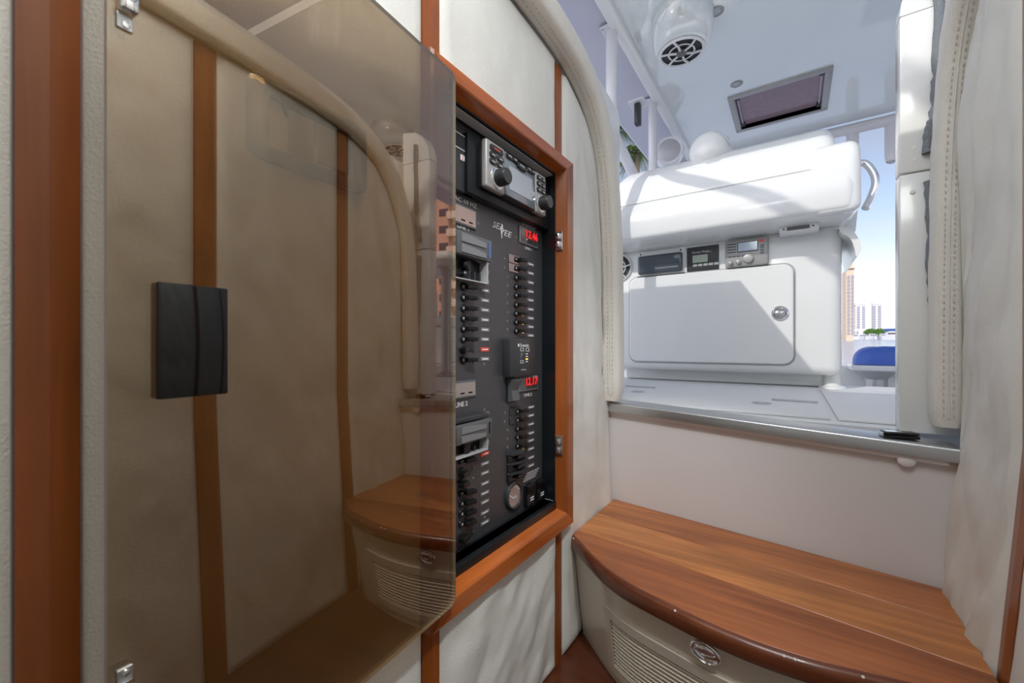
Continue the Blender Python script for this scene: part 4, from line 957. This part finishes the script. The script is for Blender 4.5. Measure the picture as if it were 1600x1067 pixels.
# ------------------------------------------------------------------ hardtop
ZH = CZ+1.70
ht = thing('hardtop', (0, 2.7, ZH), 'glossy white hardtop roof over the cockpit with a smoked hatch', 'hardtop')
HXL, HXR = -.765, 1.665; HY0, HY1 = 1.34, 4.02
hat = [onZ(x, y, ZH) for x, y in ((1138, 156), (1299, 100), (1292, 162), (1156, 210))]
hx0 = min(p.x for p in hat); hx1 = max(p.x for p in hat); hy0 = (hat[0].y+hat[1].y)/2; hy1 = (hat[2].y+hat[3].y)/2
hx0, hx1 = hat[0].x*.5+hat[3].x*.5, hat[1].x*.5+hat[2].x*.5
mb = MB()
for (a, b, c_, d) in ((HXL, hx0, HY0, HY1), (hx1, HXR, HY0, HY1), (hx0, hx1, HY0, hy0), (hx0, hx1, hy1, HY1)):
    mb.box((a, c_, ZH), (b, d, ZH+.05))
mb.build('under_panel', 'gelcoat_gloss', ht)
for s in (-1, 1):
    bx = HXL if s < 0 else HXR
    MB().box((bx-.032, HY0, ZH-.035), (bx+.032, HY1, ZH+.05), .012, 3).build('edge_beam', 'gelcoat', ht, smooth=40)
    mb = MB(); mb.prism([(bx+s*.03, HY0, ZH+.0), (bx+s*.03, HY0, ZH+.05), (bx+s*.315, HY0, ZH+.04), (bx+s*.335, HY0, ZH+.0), (bx+s*.315, HY0, ZH-.02)], (0, HY1-HY0, 0)); mb.build('side_wing', 'wing_grey', ht)
# hatch: frame, smoked lid, stays
rim = .03
hf = None
mb = MB()
for (a, b, c_, d) in ((hx0-.01, hx1+.01, hy0-.01, hy0+rim), (hx0-.01, hx1+.01, hy1-rim, hy1+.01), (hx0-.01, hx0+rim, hy0+rim, hy1-rim), (hx1-rim, hx1+.01, hy0+rim, hy1-rim)): mb.box((a, c_, ZH-.014), (b, d, ZH+.052), .006, 2)
hf = mb.build('hatch_frame', 'silver_plastic', ht, smooth=40); tag(hf, 'aluminium hatch frame in the hardtop')
MB().box((hx0+rim-.005, hy0+rim-.005, ZH+.022), (hx1-rim+.005, hy1-rim+.005, ZH+.030)).build('smoked_lid', 'hatch_smoke', hf)
for x in (hx0+rim+.012, hx1-rim-.012):
    MB().cyl((x, hy0+rim+.02, ZH+.012), (x, hy1-rim-.02, ZH+.012), .006, n=8).build('gas_stay', 'grey_pipe', hf)
    for y in (hy0+rim+.03, hy1-rim-.03): MB().box((x-.014, y-.025, ZH+.002), (x+.014, y+.025, ZH+.028), .004, 1).build('stay_clamp', 'dark_grey', hf)
# downlights
for px, py, nm in ((1119, 18, 'nearer'), (1151, 131, 'farther')):
    q = onZ(px, py, ZH)
    dl = thing('hardtop_downlight', q, nm+' small round downlight in the hardtop', 'light', 'hardtop downlights')
    MB().lathe(q, (0, 0, -1), [(.036, 0), (.036, .004), (.028, .008), (.024, .005)], 24, cap=False).build('bezel', 'silver_plastic', dl, smooth=40)
    MB().lathe(q, (0, 0, -1), [(.026, .001), (.024, .004), (.008, .005), (.001, .005)], 20).build('lens', 'lcd', dl, smooth=40)
# speaker pod
q = onZ(1064, 86, ZH-.10); qc = onZ(1075, 60, ZH)
pod_ax = Vector((0, -.15, -1)).normalized()
PXN = Vector((q.x+.013, q.y-.049, ZH))
def pod_loft(c, sx):
    mb = MB()
    def f(u, v):
        a = 2*math.pi*u; k = math.cos(v*math.pi/2)
        return (c.x+.03*sx*k+(.122+.030*k)*math.cos(a), c.y-.07*k+(.122+.06*k)*math.sin(a), ZH+.004-.118*math.sin(v*math.pi/2))
    mb.grid(f, 40, 12); mb.lathe((c.x, c.y, ZH), (0, 0, -1), [(.122, .05), (.122, .1135), (.05, .110)], 36)
    return mb
mb = pod_loft(PXN, .6)
pod = mb.build('speaker_pod', 'gelcoat_gloss', smooth=60)
tag(pod, 'rounded white speaker pod bulging from the hardtop underside', 'pod')
grille((PXN.x, PXN.y, ZH-.114), (0, 0, -1), .115, 'white six-spoke speaker grille facing down from the hardtop pod above the console')
PX2 = Vector((1.44, 2.52, ZH))
mb = pod_loft(PX2, -.6); tag(mb.build('speaker_pod', 'gelcoat_gloss', smooth=60), 'starboard white speaker pod mirrored in the smoked door', 'pod')
grille((PX2.x, PX2.y, ZH-.114), (0, 0, -1), .115, 'starboard six-spoke speaker grille mirrored in the smoked door')
# aft cross pipe with rod holders
ax = thing('cross_pipe', (.2, HY1+.03, ZH-.08), 'horizontal pipe with light strips along the aft edge of the hardtop', 'pipe')
MB().cyl((-1.0, HY1+.03, ZH-.045), (1.9, HY1+.03, ZH-.045), .040, n=18).build('pipe', 'alu_white', ax, smooth=40)
for xa in (.02, .30): MB().box((xa, HY1-.02, ZH-.052), (xa+.22, HY1-.012, ZH-.036), .002, 1).build('light_strip', 'white_plastic', ax)
for k, px in enumerate((1332, 1393)):
    q = onY(px, 215, HY1+.05)
    rh = thing('rod_holder', (q.x, HY1+.05, ZH-.09), ('white tube rod holder above the grab rail' if k == 0 else 'white tube rod holder beside the white pillar'), 'rod holder', 'rod holders under the cross pipe')
    MB().lathe((q.x, HY1+.05, ZH-.075), (0, 0, -1), [(.040, 0), (.040, .22), (.036, .26), (.030, .27), (.026, .25)], 18).build('tube', 'alu_white', rh, smooth=40); MB().lathe((q.x, HY1+.05, ZH-.31), (0, 0, -1), [(.022, 0), (.022, .04), (.018, .045), (.001, .045)], 14).build('end_plug', 'grey_pipe', rh, smooth=40)
# hardtop legs and rails (port and starboard)
LX = -.80
def leg(s, y, label):
    x = -.80 if s < 0 else 1.70; lg = thing('support_post', (x, y, ZD), label, 'pipe leg')
    MB().cyl((x, y, ZD+.006), (x, y, ZH-.02), .030, n=16).build('pipe', 'alu_white', lg, smooth=40)
    MB().box((x-.05, y-.05, ZH-.024), (x+.05, y+.05, ZH-.010), .006, 2).build('top_plate', 'alu_white', lg, smooth=40)
    MB().lathe((x, y, ZD), (0, 0, 1), [(.065, 0), (.065, .008), (.032, .014)], 20).build('foot_flange', 'alu_white', lg, smooth=40)
    for dx, dy in ((-.036, -.036), (.036, .036)): MB().lathe((x+dx, y+dy, ZH-.024), (0, 0, -1), [(.008, 0), (.006, .003), (.001, .003)], 8).build('bolt', 'grey_pipe', lg)
leg(-1, 2.10, 'white hardtop leg nearest the arch roll, with bolted top plate'); leg(-1, 2.88, 'white hardtop leg behind the console corner')
leg(1, 2.16, 'white starboard hardtop leg nearest the cabin'); leg(1, 2.86, 'white starboard hardtop leg farther aft')
for s, lb in ((-1, 'slanted white outrigger pole crossing the support posts above the arch roll'), (1, 'slanted white outrigger pole on the starboard side')):
    rp = thing('outrigger_pole', (-.95 if s < 0 else 1.85, 3.4, CZ+1.04), lb, 'pole')
    MB().tube(cat_rom([(-.95 if s < 0 else 1.85, y_, CZ+z_) for y_, z_ in ((-1.9, 2.78), (-1.27, 2.61), (-.075, 2.26), (.9, 1.83), (1.34, 1.63), (1.75, 1.535), (2.41, 1.388), (2.85, 1.255), (3.4, 1.04))], 4), .035, 14).build('pipe', 'alu_white', rp, smooth=50)
q = onX(1040, 232, -.80)
sp = thing('tower_speaker', q, 'grey-white ball shaped tower speaker hanging behind the console', 'speaker')
MB().lathe(q+Vector((0, .10, 0)), (.25, -1, -.1), [(.02, -.12), (.075, -.10), (.105, -.04), (.11, .04), (.10, .08), (.095, .078)], 26).build('shell', 'alu_white', sp, smooth=50); MB().lathe(q+Vector((0, .10, 0)), (.25, -1, -.1), [(.095, .074), (.06, .085), (.001, .09)], 26).build('face', 'grey_pipe', sp, smooth=50)
q = onX(997, 172, -.82)
bkt = thing('bracket_light', q, 'small black bracket lamp bolted under the hardtop wing', 'lamp')
MB().box((q.x-.05, q.y-.06, q.z+.035), (q.x+.05, q.y+.06, q.z+.045), .004, 1).build('plate', 'alu_white', bkt); MB().box((q.x-.018, q.y-.03, q.z-.10), (q.x+.018, q.y+.02, q.z+.036), .008, 2).build('lamp_body', 'dark_grey', bkt, smooth=40)
# pedestal tray on the starboard side (seen in the door's reflection)
ped = thing('pedestal_table', (.77, 2.24, ZD), 'white rounded pedestal table mirrored in the edge of the smoked door', 'table')
MB().box((.60, 2.00, ZD+.735), (1.25, 2.62, ZD+.79), .024, 4).build('table_top', 'gelcoat', ped, smooth=40); MB().lathe((.77, 2.24, ZD), (0, 0, 1), [(.12, 0), (.12, .008), (.05, .02), (.034, .03), (.034, .66), (.08, .72), (.08, .735)], 20).build('pedestal', 'steel', ped, smooth=40)
sb = thing('side_bench', (2.1, 3.0, ZD), 'white moulded side bench with padded cushions against the starboard bulwark', 'bench')
MB().box((1.85, 2.4, ZD), (2.38, 4.2, ZD+.42), .03, 3).build('bench_base', 'gelcoat', sb, smooth=40); MB().box((1.83, 2.42, ZD+.42), (2.26, 4.18, ZD+.54), .035, 3).build('cushion', 'white_plastic', sb, smooth=40); MB().box((2.24, 2.42, ZD+.54), (2.40, 4.18, ZD+.90), .035, 3).build('back_cushion', 'white_plastic', sb, smooth=40)

# ------------------------------------------------------------------ transom shelf with blue cover
q = onY(1365, 570, 4.5)
ZSH = q.z
sh = thing('transom_shelf', (q.x, 4.5, ZD), 'white shelf on a steel pedestal at the transom, carrying a blue cover', 'shelf')
MB().box((q.x-.16, 4.34, ZSH-.045), (q.x+.9, 4.74, ZSH), .012, 3).build('shelf_top', 'gelcoat', sh, smooth=40)
MB().lathe((q.x+.02, 4.55, ZD-.42), (0, 0, 1), [(.11, 0), (.10, .012), (.075, .02), (.075, ZSH-ZD+.30), (.14, ZSH-ZD+.37), (.14, ZSH-ZD+.376)], 22).build('pedestal', 'steel', sh, smooth=40)
cv = MB(); cx, cy = q.x+.20, 4.54
def cov(u, v):
    a = 2*math.pi*u; e_ = .55; ca, sa = math.cos(a), math.sin(a)
    x, y = math.copysign(abs(ca)**e_, ca), math.copysign(abs(sa)**e_, sa)
    k = math.sin(v*math.pi/2)**.7; h = (1-v**3)**.9 if v < 1 else 0
    w2 = noise.noise(Vector((x*2*k, y*2*k, 3)))*.02
    return (cx+x*k*.33, cy+y*k*.19, ZSH+.004+(.150+w2)*max(0, h))
cv.grid(cov, 40, 12); o = cv.build('canvas_cover', 'vinyl_blue', smooth=70); tag(o, 'bright blue canvas cover bundled on the transom shelf', 'cover')
tr_ = MB().box((-1.6, 4.72, ZD-.5), (2.5, 4.85, ZD+.02), .02, 2).build('trim_5', 'gelcoat', smooth=40); tag(tr_, 'white transom at the aft end of the deck', kind='structure')

# ------------------------------------------------------------------ harbour: water, quay, buildings, boats (boat trimmed by the stern: the sea tilts up aft)
TILT = R(1.25)
def sea(x, y): return CZ-1.9+math.tan(TILT)*y
mb = MB(); mb.grid(lambda u, v: (-900+1800*u, -60+1300*v, sea(0, -60+1300*v)), 8, 8); o = mb.build('water', 'water'); tag(o, 'calm pale harbour water behind the boat', kind='structure')
def at_far(px, Y): 
    p = onY(px, 530, Y); return Vector((p.x, Y, sea(p.x, Y)))
o = None
a, b = at_far(1180, 214), at_far(1560, 214); mb = MB(); mb.box((a.x, 212, a.z-1), (b.x, 330, a.z+1.2)); o = mb.build('quay', 'quay'); tag(o, 'low harbour quay along the far shore', kind='structure')
def tower(name, px0, px1, pytop, Y, depth, mt, label, rows, cols, winmt='win_grey', pybase=None, cornice=True):
    a, b = at_far(px0, Y), at_far(px1, Y); top = onY((px0+px1)/2, pytop, Y).z
    t_ = thing(name, ((a.x+b.x)/2, Y+depth/2, a.z), label, 'building')
    MB().box((a.x, Y, a.z-1), (b.x, Y+depth, top)).build('wall', mt, t_)
    w_ = b.x-a.x; h_ = top-a.z
    if cornice: MB().box((a.x-w_*.02, Y-w_*.03, top-h_*.07), (b.x+w_*.02, Y+depth+w_*.02, top-h_*.02)).build('cornice', mt, t_)
    for i in range(rows):
        zc = a.z+h_*(.08+.82*(i+.5)/rows)
        for k in range(cols):
            if cols > 3 and k in (cols//2,): continue
            xc = a.x+w_*(k+.5)/cols
            inst(f'{name}win', lambda m_: m_.box((-w_*.28/cols, -.25, -h_*.30/rows), (w_*.28/cols, .05, h_*.30/rows)), 'window', winmt, Vector((xc, Y, zc)), t_)
    return t_, a, b, top
t_, a, b, top = tower('apartment_block', 1337, 1378, 472, 240, 22, 'white_wall', 'white high-rise apartment block on the far shore', 12, 5)
w_ = b.x-a.x
MB().box((a.x+w_*.42, 239.2, a.z), (a.x+w_*.60, 262, top+w_*.09)).build('stair_tower', 'white_wall', t_)
MB().box((a.x+w_*.15, 245, top), (a.x+w_*.85, 258, top+w_*.04)).build('roof_house', 'white_wall', t_)
t_, a, b, top = tower('tan_tower', 1322, 1334.5, 418, 150, 12, 'tan_wall', 'slender tan stepped tower at the right edge of the console', 16, 2, cornice=False)
w_ = b.x-a.x
MB().box((a.x+w_*.45, 151, top), (a.x+w_*.98, 160, top+w_*.45)).build('setback', 'tan_wall', t_); MB().box((a.x+w_*.66, 152, top+w_*.45), (a.x+w_*.92, 158, top+w_*1.0)).build('spire', 'tan_wall', t_)
MB().box((a.x-w_*.05, 149.7, top-w_*.28), (b.x+w_*.1, 150, top-w_*.18)).build('dark_band', 'window_dark', t_)
for k, (x0, x1, yt) in enumerate(((1332, 1352, 514), (1356, 1384, 517), (1386, 1402, 520))):
    tower('low_building', x0, x1, yt, 225+4*k, 10, 'white_wall' if k != 1 else 'quay', ('low white waterfront building under the high-rise', 'low grey waterfront building right of the high-rise', 'low white waterfront building next to the pillar')[k], 1, 4, cornice=False)
def foliage(px, py, rpx, Y, mt, label, name='leafy_tree', squash=.8, group='shore trees'):
    c = onY(px, py, Y); r_ = rpx/640*Y/math.cos(YAW)*.83; base = at_far(px, Y)
    t_ = thing(name, base, label, 'tree', group)
    MB().cyl(base, (base.x, base.y, c.z), r_*.10, r_*.06, 8).build('trunk', 'trunk', t_)
    mb = MB(); rnd = random.Random(int(px*7+py))
    for k in range(900):
        d = Vector((rnd.gauss(0, 1), rnd.gauss(0, 1), rnd.gauss(0, 1))).normalized()*(r_*(.55+.5*rnd.random()**.5)); d.z *= squash
        p = c+d; s = r_*.13; u = Vector((rnd.uniform(-1, 1), rnd.uniform(-1, 1), rnd.uniform(-1, 1))).normalized(); v = u.orthogonal().normalized()
        mb.raw([p-u*s, p+v*s*.5, p+u*s, p-v*s*.5], [(0, 1, 2, 3)])
    mb.build('crown', mt, t_, weld=False, kind='stuff')
foliage(1360, 520, 6, 214, 'leaf', 'round green tree on the quay below the high-rise, left of the pair'); foliage(1375, 521, 7, 222, 'leaf', 'round green tree on the quay below the high-rise, right of the pair')
def boat(px, Y, L, label, blue=False, hull_mt='boat_white'):
    b_ = at_far(px, Y); t_ = thing('moored_boat', b_, label, 'boat', 'boats moored along the quay')
    H2 = L*.16
    mb = MB(); P = [(-.5, 0), (-.46, -.12), (.2, -.16), (.42, -.08), (.5, 0), (.42, .08), (.2, .16), (-.46, .12)]
    mb.raw([(b_.x+x*L*.9, b_.y+y*L*.8, b_.z-.3) for x, y in P]+[(b_.x+x*L, b_.y+y*L, b_.z+H2*(1+.25*max(0, x))) for x, y in P], [(i, (i+1) % 8, 8+(i+1) % 8, 8+i) for i in range(8)]+[tuple(range(8, 16))]); mb.build('hull', hull_mt, t_)
    MB().box((b_.x-L*.25, b_.y-L*.10, b_.z+H2), (b_.x+L*.15, b_.y+L*.10, b_.z+H2*1.75), L*.02, 1).build('cabin', 'boat_white', t_)
    MB().box((b_.x-L*.2, b_.y-L*.105, b_.z+H2*1.25), (b_.x+L*.12, b_.y+L*.105, b_.z+H2*1.55)).build('cabin_window', 'window_dark', t_)
    MB().box((b_.x-L*.28, b_.y-L*.12, b_.z+H2*1.95), (b_.x+L*.05, b_.y+L*.12, b_.z+H2*(2.5 if blue else 2.05))).build('canopy', 'boat_blue' if blue else 'boat_white', t_)
    for dx in (-.26, .03): MB().cyl((b_.x+L*dx, b_.y, b_.z+H2*1.7), (b_.x+L*dx, b_.y, b_.z+H2*2.0), L*.008, n=5).build('stanchion', 'boat_white', t_)
for px, Y, L, lb in ((1335, 184, 6, 'white motor boat moored leftmost below the tan tower'), (1350, 192, 6, 'white motor boat moored second from the left'), (1366, 199, 6, 'white motor boat moored below the green trees'), (1383, 206, 6, 'white motor boat moored right of the green trees')): boat(px, Y, L, lb)
boat(1398, 170, 8.5, 'white boat with blue canopy next to the pillar', True)

# apartment house to starboard (mirrored in the smoked door) and palms to port
def refl(px, py, D):
    d = ray(px, py).normalized(); p0 = dpt(0, CZ, 0); t2 = (p0-Vector((0, 0, CZ))).dot(dn)/d.dot(dn); q = Vector((0, 0, CZ))+d*t2
    r_ = d-2*d.dot(dn)*dn; return q+r_*D, r_
c, rr = refl(680, 400, 75)
print('REFL', c, rr)
base = Vector((c.x, c.y, sea(c.x, c.y))); fy = Vector((-rr.x, -rr.y, 0)).normalized()
ang = math.atan2(fy.y, fy.x)+math.pi/2+R(28)
ap = bpy.data.objects.new('pink_apartment_house', None); C.objects.link(ap); ap.location = base; ap.rotation_euler = (0, 0, ang); WL[ap.name] = base
tag(ap, 'pink apartment house with stacked balconies mirrored in the smoked door', 'building')
def local(name, mb, mt, par=ap, loc=(0, 0, 0)):
    bmesh.ops.recalc_face_normals(mb.bm, faces=mb.bm.faces); me = bpy.data.meshes.new(name); mb.bm.to_mesh(me); mb.bm.free(); me.materials.append(MATS[mt])
    o = bpy.data.objects.new(name, me); C.objects.link(o); o.parent = par; o.location = loc; return o
local('wall', MB().box((-22, 0, -2), (22, 16, 46)), 'pink_wall')
local('roof_slab', MB().box((-22.5, -.5, 46), (22.5, 16.5, 46.8)), 'pink_light')
proto_b = None
FLH = 3.0
for fl_ in range(15):
    for cx_ in (-19, -12, -5, 2, 9, 16):
        loc = (cx_, 0, 1.5+fl_*FLH)
        if proto_b is None:
            b_ = local('balcony', MB().box((-2.0, -1.7, -.15), (2.0, .1, .1)).box((-2.0, -1.75, .1), (2.0, -1.6, 1.1)).box((-2.0, -1.7, .1), (-1.88, 0, 1.1)).box((1.88, -1.7, .1), (2.0, 0, 1.1)), 'pink_light', ap, loc)
            w2 = local('window', MB().box((-1.5, -.06, .1), (1.5, .02, 2.3)), 'window_dark', ap, loc); w3 = local('window', MB().box((2.5, -.06, .9), (4.2, .02, 2.2)), 'window_dark', ap, loc)
            proto_b = (b_, w2, w3)
        else:
            for o in proto_b: c_ = o.copy(); C.objects.link(c_); c_.parent = ap; c_.location = loc
def palm(px, py, Y, h_r, label):
    c = onY(px, py, Y); base = at_far(px, Y); t_ = thing('palm_tree', base, label, 'palm', 'palms to port')
    MB().tube([base, base.lerp(c, .5)+Vector((.2, 0, 0)), c], [.22, .17, .14], 8).build('trunk', 'trunk', t_)
    rnd = random.Random(px)
    for k in range(16):
        a = k*2.4+rnd.random(); L = h_r*(.8+.4*rnd.random()); up = rnd.uniform(.0, .9); d = Vector((math.cos(a), math.sin(a), 0)); mb = MB()
        pts = [c+d*L*t2+Vector((0, 0, L*(up*t2-(.55+up*.6)*t2*t2))) for t2 in [i/10 for i in range(11)]]
        side = Vector((-d.y, d.x, 0))
        for i in range(10):
            for q in (0, .5):
                p = pts[i].lerp(pts[i+1], q); l2 = L*.30*math.sin(math.pi*min(1, (i+q)/10+.12))
                for sg in (-1, 1): mb.raw([p, p+side*sg*l2*.55+d*l2*.25+Vector((0, 0, -l2*.18)), p+side*sg*l2+d*l2*.5+Vector((0, 0, -l2*.5)), p+d*L*.035], [(0, 1, 2, 3)])
        mb.tube(pts, .03, 4).build('frond', 'leaf2', t_, weld=False)
palm(962, 205, 40, 2.6, 'palm with green fronds just right of the arch roll'); palm(996, 240, 33, 2.5, 'palm with yellowish fronds between the hardtop posts'); palm(1004, 285, 25, 1.8, 'low palm behind the console corner')
